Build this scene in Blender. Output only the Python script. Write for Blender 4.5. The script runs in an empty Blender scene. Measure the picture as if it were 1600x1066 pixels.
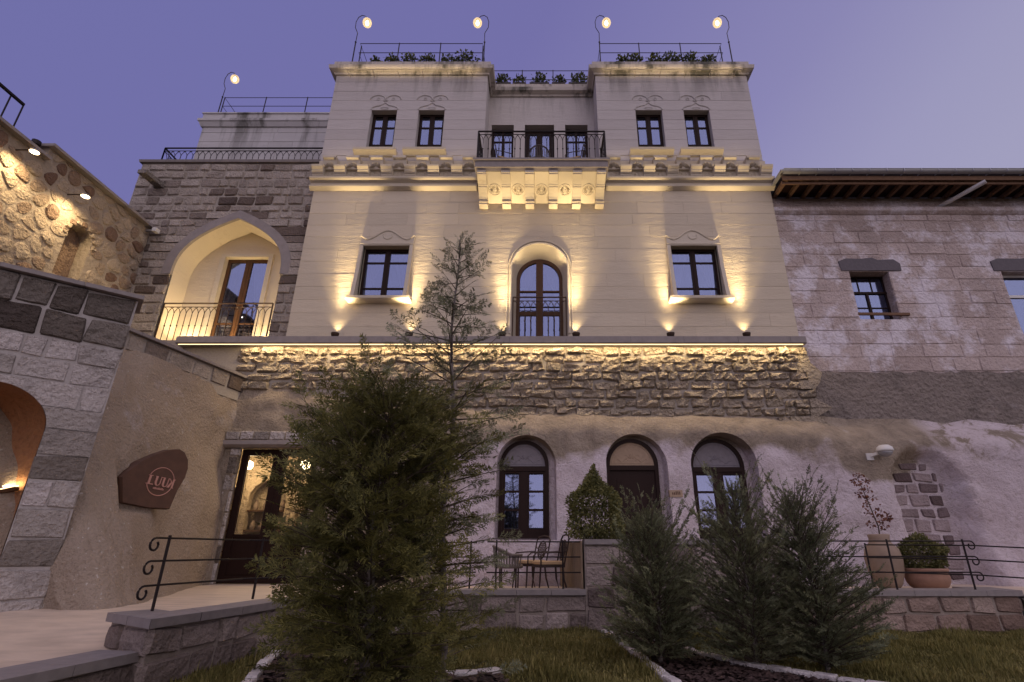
import bpy, bmesh, math, random
import numpy as np
from mathutils import Vector, Matrix
from mathutils.geometry import tessellate_polygon, delaunay_2d_cdt
from mathutils import noise as mnoise

random.seed(7)
R = math.radians
SC = bpy.context.scene
COL = SC.collection

# ------------------------------------------------------------------ camera
EYE = 1.25
cam_d = bpy.data.cameras.new('camera')
cam = bpy.data.objects.new('camera', cam_d)
COL.objects.link(cam)
cam.location = (0, 0, EYE)
cam.rotation_euler = (R(90 + 21.62), 0, 0)
cam_d.sensor_width = 36.0
cam_d.lens = 36.0 * 825 / 1600
cam_d.shift_x = -45 / 1600
cam_d.clip_start = 0.05
cam_d.clip_end = 4000
SC.camera = cam

# ------------------------------------------------------------------ world: dusk sky
world = bpy.data.worlds.new('World')
SC.world = world
world.use_nodes = True
wn = world.node_tree
wn.nodes.clear()
w_out = wn.nodes.new('ShaderNodeOutputWorld')
w_bg = wn.nodes.new('ShaderNodeBackground')
w_bg2 = wn.nodes.new('ShaderNodeBackground')
w_add = wn.nodes.new('ShaderNodeAddShader')
w_tc = wn.nodes.new('ShaderNodeTexCoord')
w_sep = wn.nodes.new('ShaderNodeSeparateXYZ')
w_ramp = wn.nodes.new('ShaderNodeValToRGB')
w_ma = wn.nodes.new('ShaderNodeMath'); w_ma.operation = 'MULTIPLY_ADD'
wn.links.new(w_tc.outputs['Generated'], w_sep.inputs[0])
# the after-glow lies a little to the right: the sky pales towards it
w_sb = wn.nodes.new('ShaderNodeMath'); w_sb.operation = 'SUBTRACT'
wn.links.new(w_sep.outputs['X'], w_sb.inputs[0]); wn.links.new(w_sep.outputs['Z'], w_sb.inputs[1])
wn.links.new(w_sb.outputs[0], w_ma.inputs[0])
w_ma.inputs[1].default_value = 1 / 2.6
w_ma.inputs[2].default_value = 1.6 / 2.6
wn.links.new(w_ma.outputs[0], w_ramp.inputs[0])
els = w_ramp.color_ramp.elements
els[0].position = 0.10; els[0].color = (0.158, 0.155, 0.388, 1)
els[1].position = 0.92; els[1].color = (0.385, 0.36, 0.52, 1)
for p, c in ((0.31, (0.170, 0.159, 0.388, 1)), (0.50, (0.250, 0.234, 0.450, 1)), (0.60, (0.325, 0.312, 0.500, 1)), (0.66, (0.350, 0.338, 0.510, 1))):
    e = els.new(p); e.color = c
w_bg.inputs[1].default_value = 1.0
wn.links.new(w_ramp.outputs[0], w_bg.inputs[0])
SUN_EL, SUN_AZ = 40.0, 165.0
w_sky = wn.nodes.new('ShaderNodeTexSky')
w_sky.sky_type = 'NISHITA'
w_sky.sun_disc = False
w_sky.sun_elevation = R(2.0)
w_sky.sun_rotation = R(SUN_AZ)
wn.links.new(w_sky.outputs[0], w_bg2.inputs[0])
w_bg2.inputs[1].default_value = 0.008
wn.links.new(w_bg.outputs[0], w_add.inputs[0])
wn.links.new(w_bg2.outputs[0], w_add.inputs[1])
wn.links.new(w_add.outputs[0], w_out.inputs[0])

# the broad glow of the evening sky behind the camera
sun_d = bpy.data.lights.new('sun', 'SUN')
sun_d.energy = 1.45
sun_d.angle = R(110)
sun_d.color = (1.0, 0.86, 0.78)
sun = bpy.data.objects.new('sun', sun_d)
COL.objects.link(sun)
_az = R(SUN_AZ)
_dir = Vector((math.sin(_az) * math.cos(R(SUN_EL)), math.cos(_az) * math.cos(R(SUN_EL)), math.sin(R(SUN_EL))))
sun.rotation_euler = _dir.to_track_quat('Z', 'Y').to_euler()

SC.view_settings.view_transform = 'Standard'
SC.view_settings.look = 'None'
SC.view_settings.exposure = 0.0
SC.view_settings.gamma = 1.0
SC.view_settings.use_curve_mapping = False
SC.render.engine = 'CYCLES'
cy = SC.cycles
cy.use_denoising = True
cy.max_bounces = 6
cy.diffuse_bounces = 3
cy.glossy_bounces = 3
cy.transmission_bounces = 4
cy.transparent_max_bounces = 12
cy.sample_clamp_indirect = 4.0
cy.caustics_reflective = False
cy.caustics_refractive = False

# ------------------------------------------------------------------ helpers
WORLD_LOC = {}


def wloc(o):
    v = Vector((0, 0, 0))
    while o is not None:
        v = v + Vector(o.location)
        o = o.parent
    return v


def tag(o, label=None, cat=None, group=None, kind=None):
    if label: o['label'] = label
    if cat: o['category'] = cat
    if group: o['group'] = group
    if kind: o['kind'] = kind
    return o


def thing(name, loc, label, cat, group=None):
    o = bpy.data.objects.new(name, None)
    o.empty_display_size = 0.2
    COL.objects.link(o)
    o.location = loc
    return tag(o, label, cat, group, 'thing')


class MB:
    """collects polygons; build() links them as ONE mesh object"""
    def __init__(s):
        s.v = []; s.f = []

    def add(s, verts, faces):
        b = len(s.v)
        s.v.extend(verts)
        s.f.extend([tuple(b + i for i in f) for f in faces])
        return s

    def box(s, x0, x1, y0, y1, z0, z1):
        return s.add([(x0, y0, z0), (x1, y0, z0), (x1, y1, z0), (x0, y1, z0), (x0, y0, z1), (x1, y0, z1), (x1, y1, z1), (x0, y1, z1)],
                     [(0, 3, 2, 1), (4, 5, 6, 7), (0, 1, 5, 4), (1, 2, 6, 5), (2, 3, 7, 6), (3, 0, 4, 7)])

    def fbox(s, fr, u0, u1, v0, v1, n0, n1):
        P = [fr(u, v, n) for n in (n0, n1) for v in (v0, v1) for u in (u0, u1)]
        return s.add(P, [(0, 1, 3, 2), (4, 6, 7, 5), (0, 4, 5, 1), (2, 3, 7, 6), (0, 2, 6, 4), (1, 5, 7, 3)])

    def prism(s, fr, loops, n0, n1, back=True):
        """solid plate: first loop is the outline, the others are holes, in (u, v)"""
        flat = [p for lp in loops for p in lp]
        tris = tessellate_polygon([[Vector((p[0], p[1], 0)) for p in lp] for lp in loops])
        N = len(flat)
        V = [fr(p[0], p[1], n1) for p in flat] + [fr(p[0], p[1], n0) for p in flat]
        F = [tuple(t) for t in tris]
        if back: F += [tuple(N + i for i in reversed(t)) for t in tris]
        k = 0
        for lp in loops:
            m = len(lp)
            for i in range(m):
                a, b = k + i, k + (i + 1) % m
                F.append((a, b, N + b, N + a))
            k += m
        return s.add(V, F)

    def profile(s, fr, poly, u0, u1):
        """extrude a (n, v) outline along u"""
        m = len(poly)
        V = [fr(u0, v, n) for n, v in poly] + [fr(u1, v, n) for n, v in poly]
        F = [tuple(range(m)), tuple(range(2 * m - 1, m - 1, -1))]
        F += [(i, (i + 1) % m, m + (i + 1) % m, m + i) for i in range(m)]
        return s.add(V, F)

    def tube(s, pts, r, n=6, closed=False, r_end=None):
        pts = [Vector(p) for p in pts]
        m = len(pts)
        ref = Vector((0.13, 0.21, 0.97))
        V = []
        for i, p in enumerate(pts):
            if closed: t = pts[(i + 1) % m] - pts[i - 1]
            else: t = pts[min(i + 1, m - 1)] - pts[max(i - 1, 0)]
            if t.length < 1e-9: t = Vector((0, 0, 1))
            t.normalize()
            a = t.cross(ref)
            if a.length < 0.2: a = t.cross(Vector((1, 0.1, 0)))
            a.normalize(); b = t.cross(a)
            rr = r if r_end is None else r + (r_end - r) * i / max(m - 1, 1)
            for k in range(n):
                an = 2 * math.pi * k / n
                V.append(tuple(p + a * math.cos(an) * rr + b * math.sin(an) * rr))
        F = []
        for i in range(m if closed else m - 1):
            j = (i + 1) % m
            for k in range(n):
                F.append((i * n + k, i * n + (k + 1) % n, j * n + (k + 1) % n, j * n + k))
        if not closed:
            F.append(tuple(range(n - 1, -1, -1)))
            F.append(tuple((m - 1) * n + k for k in range(n)))
        return s.add(V, F)

    def bar(s, p0, p1, w, h=None):
        h = h or w
        p0 = Vector(p0); p1 = Vector(p1)
        t = (p1 - p0).normalized()
        a = t.cross(Vector((0, 0, 1)))
        if a.length < 0.05: a = Vector((1, 0, 0))
        a.normalize(); b = a.cross(t)
        V = []
        for p in (p0, p1):
            for sa, sb in ((-1, -1), (1, -1), (1, 1), (-1, 1)):
                V.append(tuple(p + a * sa * w / 2 + b * sb * h / 2))
        return s.add(V, [(3, 2, 1, 0), (4, 5, 6, 7), (0, 1, 5, 4), (1, 2, 6, 5), (2, 3, 7, 6), (3, 0, 4, 7)])

    def lathe(s, prof, c, n=20, axis='z', frame=None):
        """prof: (radius, height) pairs"""
        V = []
        for r, h in prof:
            for k in range(n):
                a = 2 * math.pi * k / n
                if frame: V.append(frame(c[0] + r * math.cos(a), c[1] + r * math.sin(a), c[2] + h))
                else: V.append((c[0] + r * math.cos(a), c[1] + r * math.sin(a), c[2] + h))
        F = []
        for i in range(len(prof) - 1):
            for k in range(n):
                F.append((i * n + k, i * n + (k + 1) % n, (i + 1) * n + (k + 1) % n, (i + 1) * n + k))
        F.append(tuple(range(n - 1, -1, -1)))
        F.append(tuple((len(prof) - 1) * n + k for k in range(n)))
        return s.add(V, F)

    def sweep(s, prof, path, closed=False):
        """moulding: outline prof of (offset outwards, z) carried along a plan path with mitred corners; outwards is right of the travel"""
        m = len(path); k = len(prof)
        V = []
        for i, p in enumerate(path):
            p = Vector(p)
            d0 = (p - Vector(path[i - 1])).normalized() if (i or closed) else None
            d1 = (Vector(path[(i + 1) % m]) - p).normalized() if (i < m - 1 or closed) else None
            if d0 is None: d0 = d1
            if d1 is None: d1 = d0
            n0 = Vector((d0.y, -d0.x)); n1 = Vector((d1.y, -d1.x))
            b = (n0 + n1)
            b = b / max(b.dot(n0), 0.2)
            for off, z in prof:
                V.append((p.x + b.x * off, p.y + b.y * off, z))
        F = []
        for i in range(m if closed else m - 1):
            j = (i + 1) % m
            for q in range(k):
                F.append((i * k + q, i * k + (q + 1) % k, j * k + (q + 1) % k, j * k + q))
        if not closed:
            F.append(tuple(range(k))); F.append(tuple((m - 1) * k + q for q in range(k - 1, -1, -1)))
        return s.add(V, F)

    def build(s, name, mat, parent=None, smooth=False, loc=None):
        me = bpy.data.meshes.new(name)
        base = wloc(parent) if parent is not None else Vector((0, 0, 0))
        if loc is not None: base = Vector(loc)
        bx, by, bz = base
        me.from_pydata([(x - bx, y - by, z - bz) for x, y, z in s.v], [], s.f)
        if smooth: me.shade_smooth()
        me.materials.append(mat)
        o = bpy.data.objects.new(name, me)
        COL.objects.link(o)
        if parent is not None: o.parent = parent
        elif loc is not None: o.location = loc
        return o


def np_mesh(name, V, F, mat, parent=None, loc=None):
    """V (n,3), F (m,k) numpy arrays -> one mesh object"""
    me = bpy.data.meshes.new(name)
    base = np.array(wloc(parent)) if parent is not None else np.array(loc if loc is not None else (0, 0, 0), dtype=float)
    V = np.asarray(V, dtype=np.float32) - base.astype(np.float32)
    k = F.shape[1]
    me.vertices.add(len(V)); me.vertices.foreach_set('co', V.ravel())
    me.loops.add(F.size); me.loops.foreach_set('vertex_index', F.ravel().astype(np.int32))
    me.polygons.add(len(F))
    me.polygons.foreach_set('loop_start', np.arange(0, F.size, k, dtype=np.int32))
    me.update(calc_edges=True)
    me.materials.append(mat)
    o = bpy.data.objects.new(name, me)
    COL.objects.link(o)
    if parent is not None: o.parent = parent
    elif loc is not None: o.location = loc
    return o


def copy_tree(o, parent=None, loc=None):
    c = o.copy(); COL.objects.link(c)
    if parent is not None: c.parent = parent
    if loc is not None: c.location = loc
    for ch in list(o.children):
        copy_tree(ch, c)
    return c


class Fr:
    """wall frame: u runs along (dx, dy), v is up, n points out of the wall towards the viewer's side"""
    def __init__(s, x0, y0, dx=1.0, dy=0.0):
        l = math.hypot(dx, dy)
        s.x0, s.y0, s.dx, s.dy = x0, y0, dx / l, dy / l

    def __call__(s, u, v, n=0.0):
        return (s.x0 + s.dx * u + s.dy * n, s.y0 + s.dy * u - s.dx * n, v)


class Open:
    """an opening in a wall: rectangular (rise 0), round-headed or pointed"""
    def __init__(s, a, b, v0, v1, rise=0.0, pointed=False):
        s.a, s.b, s.v0, s.v1, s.rise, s.pointed = a, b, v0, v1, rise, pointed
        s.c = (a + b) / 2; s.w = (b - a) / 2; s.vs = v1 - rise

    def span(s, v):
        if v < s.v0 or v > s.v1: return None
        if v <= s.vs or s.rise == 0: return (s.a, s.b)
        t = min((v - s.vs) / s.rise, 1.0)
        w = s.w * ((1 - t ** 2.7) if s.pointed else math.sqrt(max(1 - t * t, 0)))
        return (s.c - w, s.c + w)

    def loop(s, grow=0.0, n=14, base=None):
        v0 = s.v0 if base is None else base
        w = s.w + grow
        P = [(s.c - w, v0), (s.c + w, v0)]
        if s.rise == 0:
            return P + [(s.c + w, s.v1 + grow), (s.c - w, s.v1 + grow)]
        r = s.rise + grow
        for i in range(2 * n + 1):
            if s.pointed:
                k = (i - n) / n
                t = 1 - abs(k)
                t = t ** 0.8
                x = w * (1 - t ** 2.7) * (-1 if k > 0 else 1)
                P.append((s.c + x, s.vs + r * t))
            else:
                a = math.pi * i / (2 * n)
                P.append((s.c + w * math.cos(a), s.vs + r * math.sin(a)))
        return P


def sstep(a, b, x):
    t = min(max((x - a) / (b - a), 0), 1)
    return t * t * (3 - 2 * t)


def nz(x, y, z, oct=3):
    return mnoise.fractal((x, y, z), 1.0, 2.0, oct)


# ---- masonry -----------------------------------------------------
def stone_rect(fr, u0, u1, v0, v1, proud, rough, rng, jit=0.0, bev=0.03, nx=3, ny=2, round_=0.0):
    w = u1 - u0; h = v1 - v0
    bu = min(bev / w, 0.3); bv = min(bev / h, 0.3)
    us = [0] + [bu + (1 - 2 * bu) * i / (nx - 1) for i in range(nx)] + [1]
    vs = [0] + [bv + (1 - 2 * bv) * i / (ny - 1) for i in range(ny)] + [1]
    cj = [(rng.uniform(-jit, jit), rng.uniform(-jit, jit)) for _ in range(4)]
    V = []; NX = len(us); NY = len(vs)
    for j, tv in enumerate(vs):
        for i, tu in enumerate(us):
            edge = i in (0, NX - 1) or j in (0, NY - 1)
            dx = (cj[0][0] * (1 - tu) * (1 - tv) + cj[1][0] * tu * (1 - tv) + cj[2][0] * tu * tv + cj[3][0] * (1 - tu) * tv)
            dy = (cj[0][1] * (1 - tu) * (1 - tv) + cj[1][1] * tu * (1 - tv) + cj[2][1] * tu * tv + cj[3][1] * (1 - tu) * tv)
            u = u0 + w * tu + dx; v = v0 + h * tv + dy
            if i in (0, NX - 1) and j in (0, NY - 1):
                u += round_ * (1 if i == 0 else -1); v += round_ * (1 if j == 0 else -1)
            if edge:
                n = -0.02
                u += rng.uniform(-rough, rough) * 0.25; v += rng.uniform(-rough, rough) * 0.25
            else:
                n = proud + rng.uniform(-rough, rough)
            V.append(fr(u, v, n))
    F = [(j * NX + i, j * NX + i + 1, (j + 1) * NX + i + 1, (j + 1) * NX + i) for j in range(NY - 1) for i in range(NX - 1)]
    return V, F


def course_wall(fr, heights, v_base, left, right, openings, wr, gap, proud, var, rough, name, mat, parent, rng,
                jit=0.0, bev=0.03, nx=3, ny=2, smooth=False, round_=0.0, skip=None, top=None):
    """coursed masonry, every stone an object of its own. left / right: u or a function of v"""
    L_ = left if callable(left) else (lambda v: left)
    R_ = right if callable(right) else (lambda v: right)
    va = v_base; out = []
    for h in heights:
        vb = va + h
        a_, b_ = va + gap / 2, vb - gap / 2
        segs = []
        cur = [(L_(a_) + gap / 2, a_), (L_(b_) + gap / 2, b_)]
        ops = []
        for o in openings:
            sa, sb = o.span(a_ + 0.001), o.span(b_ - 0.001)
            if not sa and not sb: continue
            N = 5
            vs = [a_ + (b_ - a_) * i / N for i in range(N + 1)]
            if sa and sb:
                if o.rise == 0 or vb <= o.vs: vs = [a_, b_]
                lp = [(o.span(v)[0] if o.span(v) else o.a, v) for v in vs]
                rp = [(o.span(v)[1] if o.span(v) else o.b, v) for v in vs]
            elif sa:
                lp = []; rp = []
                if o.rise == 0:
                    lp = [(o.a, a_), (o.a, o.v1)]; rp = [(o.b, a_), (o.b, o.v1)]
                else:
                    for i in range(N + 1):
                        v = a_ + (o.v1 - a_) * (i / N) ** 0.6
                        sp = o.span(min(v, o.v1 - 1e-4))
                        lp.append((sp[0], v)); rp.append((sp[1], v))
                lp += [(o.c, o.v1 + 0.002), (o.c, b_)]; rp += [(o.c, o.v1 + 0.002), (o.c, b_)]
            else:
                lp = [(o.c, a_), (o.c, o.v0), (o.a, o.v0 + 0.001), (o.a, b_)]
                rp = [(o.c, a_), (o.c, o.v0), (o.b, o.v0 + 0.001), (o.b, b_)]
            ops.append((o.a, [(u - gap / 2, v) for u, v in lp], [(u + gap / 2, v) for u, v in rp]))
        ops.sort(key=lambda t: t[0])
        for _, lp, rp in ops:
            segs.append((cur, lp)); cur = rp
        segs.append((cur, [(R_(a_) - gap / 2, a_), (R_(b_) - gap / 2, b_)]))
        for Lp, Rp in segs:
            lo = max(u for u, _ in Lp); hi = min(u for u, _ in Rp)
            if min(u for u, _ in Lp) >= max(u for u, _ in Rp) - 0.02: continue
            cuts = []
            u = lo
            while True:
                w = rng.uniform(*wr)
                if hi - u < w * 1.45: break
                u += w
                cuts.append(u)
            edges = [Lp] + [[(c, a_), (c, b_)] for c in cuts] + [Rp]
            for i in range(len(edges) - 1):
                l, r = edges[i], edges[i + 1]
                if i > 0: l = [(u + gap / 2, v) for u, v in l]
                if i < len(edges) - 2: r = [(u - gap / 2, v) for u, v in r]
                if skip and skip((l[0][0] + r[0][0]) / 2, (a_ + b_) / 2): continue
                if min(q[0] for q in r) - max(q[0] for q in l) < 0.015 and len(l) == 2 and len(r) == 2: continue
                pr_ = proud + rng.uniform(-var, var)
                mb = MB()
                if len(l) == 2 and len(r) == 2 and abs(l[0][0] - l[1][0]) < 0.01 and abs(r[0][0] - r[1][0]) < 0.01:
                    V, F = stone_rect(fr, l[0][0], r[0][0], a_, b_, pr_, rough, rng, jit, bev, nx, ny, round_)
                    mb.add(V, F)
                else:
                    loop = [l[0]] + r + list(reversed(l[1:]))
                    cl = []
                    for p in loop:
                        if not cl or math.hypot(p[0] - cl[-1][0], p[1] - cl[-1][1]) > 0.004: cl.append(p)
                    if len(cl) < 3: continue
                    mb.prism(fr, [cl], -0.02, pr_, back=False)
                out.append(mb.build(name, mat, parent, smooth))
        va = vb
    return out


def clip_poly(poly, px, py, nx_, ny_):
    out = []
    m = len(poly)
    for i in range(m):
        a = poly[i]; b = poly[(i + 1) % m]
        da = (a[0] - px) * nx_ + (a[1] - py) * ny_
        db = (b[0] - px) * nx_ + (b[1] - py) * ny_
        if da <= 0: out.append(a)
        if (da < 0 < db) or (db < 0 < da):
            t = da / (da - db)
            out.append((a[0] + (b[0] - a[0]) * t, a[1] + (b[1] - a[1]) * t))
    return out


def rubble_wall(fr, outline, cell, rng, gap, proud, var, name, mat, parent, skip=None, squash=1.25):
    """irregular stones: jittered cells cut against each other, each stone its own pillow-shaped object"""
    us = [p[0] for p in outline]; vs = [p[1] for p in outline]
    u0, u1, v0, v1 = min(us), max(us), min(vs), max(vs)
    cw, ch = cell * squash, cell
    pts = []
    j = 0
    v = v0 - ch / 2
    while v < v1 + ch:
        u = u0 - cw + (cw / 2 if j % 2 else 0)
        while u < u1 + cw:
            pts.append((u + rng.uniform(-.36, .36) * cw, v + rng.uniform(-.36, .36) * ch)); u += cw
        v += ch; j += 1
    for p in pts:
        poly = list(outline)
        for q in pts:
            if q is p: continue
            dx, dy = q[0] - p[0], q[1] - p[1]
            if abs(dx) > 3 * cw or abs(dy) > 3 * ch: continue
            l = math.hypot(dx, dy)
            if l < 1e-6: continue
            poly = clip_poly(poly, (p[0] + q[0]) / 2 - dx / l * gap / 2, (p[1] + q[1]) / 2 - dy / l * gap / 2, dx / l, dy / l)
            if len(poly) < 3: break
        if len(poly) < 3: continue
        cx = sum(q[0] for q in poly) / len(poly); cyy = sum(q[1] for q in poly) / len(poly)
        ar = abs(sum(poly[i - 1][0] * poly[i][1] - poly[i][0] * poly[i - 1][1] for i in range(len(poly)))) / 2
        if ar < 0.25 * cw * ch * 0.3: continue
        if skip and skip(cx, cyy): continue
        # chamfer the corners so that the outline is rounded
        rp = []
        m = len(poly)
        for i in range(m):
            a, b, c = poly[i - 1], poly[i], poly[(i + 1) % m]
            for t, o in ((0.28, a), (0.28, c)):
                rp.append((b[0] + (o[0] - b[0]) * t, b[1] + (o[1] - b[1]) * t))
        m = len(rp)
        pr_ = proud + rng.uniform(-var, var)
        V = [fr(q[0], q[1], -0.02) for q in rp]
        V += [fr(cx + (q[0] - cx) * .8, cyy + (q[1] - cyy) * .8, pr_ * rng.uniform(.6, 1.0)) for q in rp]
        V.append(fr(cx, cyy, pr_ * 1.12))
        F = [(i, (i + 1) % m, m + (i + 1) % m, m + i) for i in range(m)] + [(m + i, m + (i + 1) % m, 2 * m) for i in range(m)]
        MB().add(V, F).build(name, mat, parent)


# ------------------------------------------------------------------ materials
def new_mat(name):
    m = bpy.data.materials.new(name)
    m.use_nodes = True
    nt = m.node_tree
    b = nt.nodes['Principled BSDF']
    return m, nt, b


def N(nt, t, **kw):
    n = nt.nodes.new(t)
    for k, v in kw.items(): setattr(n, k, v)
    return n


def noise_node(nt, scale, detail=4, rough=0.6, vec=None, dist=0.0):
    n = N(nt, 'ShaderNodeTexNoise')
    n.inputs['Scale'].default_value = scale; n.inputs['Detail'].default_value = detail
    n.inputs['Roughness'].default_value = rough; n.inputs['Distortion'].default_value = dist
    if vec is not None: nt.links.new(vec, n.inputs['Vector'])
    return n


def ramp(nt, stops, fac=None):
    r = N(nt, 'ShaderNodeValToRGB')
    e = r.color_ramp.elements
    e[0].position = stops[0][0]; e[0].color = (*stops[0][1], 1)
    e[1].position = stops[-1][0]; e[1].color = (*stops[-1][1], 1)
    for p, c in stops[1:-1]:
        x = e.new(p); x.color = (*c, 1)
    if fac is not None: nt.links.new(fac, r.inputs[0])
    return r


def mix(nt, fac, a, b, mode='MIX'):
    m = N(nt, 'ShaderNodeMix', data_type='RGBA', blend_type=mode)
    for sock, v in ((m.inputs[0], fac), (m.inputs[6], a), (m.inputs[7], b)):
        if isinstance(v, (int, float)): sock.default_value = v
        elif isinstance(v, tuple): sock.default_value = (*v, 1)
        else: nt.links.new(v, sock)
    return m.outputs[2]


def pos(nt):
    return N(nt, 'ShaderNodeNewGeometry').outputs['Position']


def math_n(nt, op, a, b=None, c=None, clamp=False):
    m = N(nt, 'ShaderNodeMath', operation=op, use_clamp=clamp)
    for i, v in enumerate((a, b, c)):
        if v is None: continue
        if isinstance(v, (int, float)): m.inputs[i].default_value = v
        else: nt.links.new(v, m.inputs[i])
    return m.outputs[0]


def bump(nt, b, h, strength, dist):
    n = N(nt, 'ShaderNodeBump')
    n.inputs['Strength'].default_value = strength; n.inputs['Distance'].default_value = dist
    nt.links.new(h, n.inputs['Height'])
    nt.links.new(n.outputs[0], b.inputs['Normal'])


def stone_mat(name, stops, fine=14.0, bstr=0.7, bdist=0.03, dark=(0.06, 0.05, 0.045), dark_amt=0.35, rough=0.92, pits=True, var_scale=2.2, wash=None, specks=None):
    """natural stone: one tint per stone, mottling, weather stains, pitted relief"""
    m, nt, b = new_mat(name)
    P = pos(nt)
    oi = N(nt, 'ShaderNodeObjectInfo')
    base = ramp(nt, stops, oi.outputs['Random']).outputs[0]
    n1 = noise_node(nt, fine, 6, 0.65, P)
    n2 = noise_node(nt, var_scale, 4, 0.6, P)
    n3 = noise_node(nt, fine * 4, 3, 0.6, P)
    c = mix(nt, math_n(nt, 'MULTIPLY', n1.outputs[0], 0.55), base, mix(nt, 1.0, base, (1.35, 1.3, 1.22), 'MULTIPLY'))
    st = ramp(nt, [(0.50, (0, 0, 0)), (0.72, (1, 1, 1))], n2.outputs[0]).outputs[0]
    st2 = math_n(nt, 'MULTIPLY', st, dark_amt)
    c = mix(nt, st2, c, dark)
    c = mix(nt, math_n(nt, 'MULTIPLY', ramp(nt, [(0.3, (1, 1, 1)), (0.5, (0, 0, 0))], n3.outputs[0]).outputs[0], 0.4), c, mix(nt, 1.0, c, (0.45, 0.42, 0.4), 'MULTIPLY'))
    if wash:
        n4 = noise_node(nt, 1.1, 5, 0.7, P)
        c = mix(nt, math_n(nt, 'MULTIPLY', ramp(nt, [(wash[1], (0, 0, 0)), (wash[1] + 0.12, (1, 1, 1))], n4.outputs[0]).outputs[0], wash[2]), c, wash[0])
    if specks:
        n5 = noise_node(nt, specks[1], 2, 0.5, P)
        c = mix(nt, math_n(nt, 'MULTIPLY', ramp(nt, [(0.68, (0, 0, 0)), (0.73, (1, 1, 1))], n5.outputs[0]).outputs[0], 0.8), c, specks[0])
    nt.links.new(c, b.inputs['Base Color'])
    b.inputs['Roughness'].default_value = rough
    b.inputs['Specular IOR Level'].default_value = 0.25
    h = n1.outputs[0]
    if pits:
        vo = N(nt, 'ShaderNodeTexVoronoi'); vo.inputs['Scale'].default_value = fine * 1.6
        nt.links.new(P, vo.inputs['Vector'])
        h = math_n(nt, 'ADD', n1.outputs[0], math_n(nt, 'MULTIPLY', vo.outputs['Distance'], 0.5))
    h = math_n(nt, 'ADD', h, math_n(nt, 'MULTIPLY', n3.outputs[0], 0.35))
    bump(nt, b, h, bstr, bdist)
    return m


def plain_mat(name, col, rough=0.6, metal=0.0, nscale=12.0, namt=0.25, bstr=0.15, bdist=0.01, spec=0.4, stretch=None):
    m, nt, b = new_mat(name)
    P = pos(nt)
    if stretch:
        mp = N(nt, 'ShaderNodeMapping'); mp.inputs['Scale'].default_value = stretch
        nt.links.new(P, mp.inputs[0]); P = mp.outputs[0]
    n = noise_node(nt, nscale, 5, 0.6, P)
    c = mix(nt, n.outputs[0], tuple(x * (1 - namt) for x in col), tuple(min(x * (1 + namt), 1) for x in col))
    nt.links.new(c, b.inputs['Base Color'])
    b.inputs['Roughness'].default_value = rough
    b.inputs['Metallic'].default_value = metal
    b.inputs['Specular IOR Level'].default_value = spec
    if bstr: bump(nt, b, n.outputs[0], bstr, bdist)
    return m


def emit_mat(name, col, strength):
    m, nt, b = new_mat(name)
    nt.nodes.remove(b)
    e = N(nt, 'ShaderNodeEmission')
    e.inputs[0].default_value = (*col, 1); e.inputs[1].default_value = strength
    nt.links.new(e.outputs[0], nt.nodes['Material Output'].inputs[0])
    return m


def leaf_mat(name, stops, rough=0.65, nscale=1.6, trans=0.25):
    m, nt, b = new_mat(name)
    g = N(nt, 'ShaderNodeNewGeometry')
    n = noise_node(nt, nscale, 3, 0.6, g.outputs['Position'])
    f = math_n(nt, 'ADD', math_n(nt, 'MULTIPLY', g.outputs['Random Per Island'], 0.45), math_n(nt, 'MULTIPLY', n.outputs[0], 0.75))
    f = math_n(nt, 'SUBTRACT', f, 0.1)
    c = ramp(nt, stops, f).outputs[0]
    nt.links.new(c, b.inputs['Base Color'])
    b.inputs['Roughness'].default_value = rough
    b.inputs['Specular IOR Level'].default_value = 0.3
    t = N(nt, 'ShaderNodeBsdfTranslucent'); nt.links.new(c, t.inputs[0])
    ms = N(nt, 'ShaderNodeMixShader'); ms.inputs[0].default_value = trans
    nt.links.new(b.outputs[0], ms.inputs[1]); nt.links.new(t.outputs[0], ms.inputs[2])
    nt.links.new(ms.outputs[0], nt.nodes['Material Output'].inputs[0])
    return m


def glass_mat(name, refl, tint=(0.9, 0.92, 0.95), rough=0.02, trans=(0.62, 0.64, 0.70)):
    m, nt, b = new_mat(name)
    nt.nodes.remove(b)
    g = N(nt, 'ShaderNodeBsdfGlossy'); g.inputs['Roughness'].default_value = rough
    g.inputs['Color'].default_value = (*tint, 1)
    t = N(nt, 'ShaderNodeBsdfTransparent'); t.inputs[0].default_value = (*trans, 1)
    ms = N(nt, 'ShaderNodeMixShader'); ms.inputs[0].default_value = refl
    nt.links.new(t.outputs[0], ms.inputs[1]); nt.links.new(g.outputs[0], ms.inputs[2])
    nt.links.new(ms.outputs[0], nt.nodes['Material Output'].inputs[0])
    return m


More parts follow.
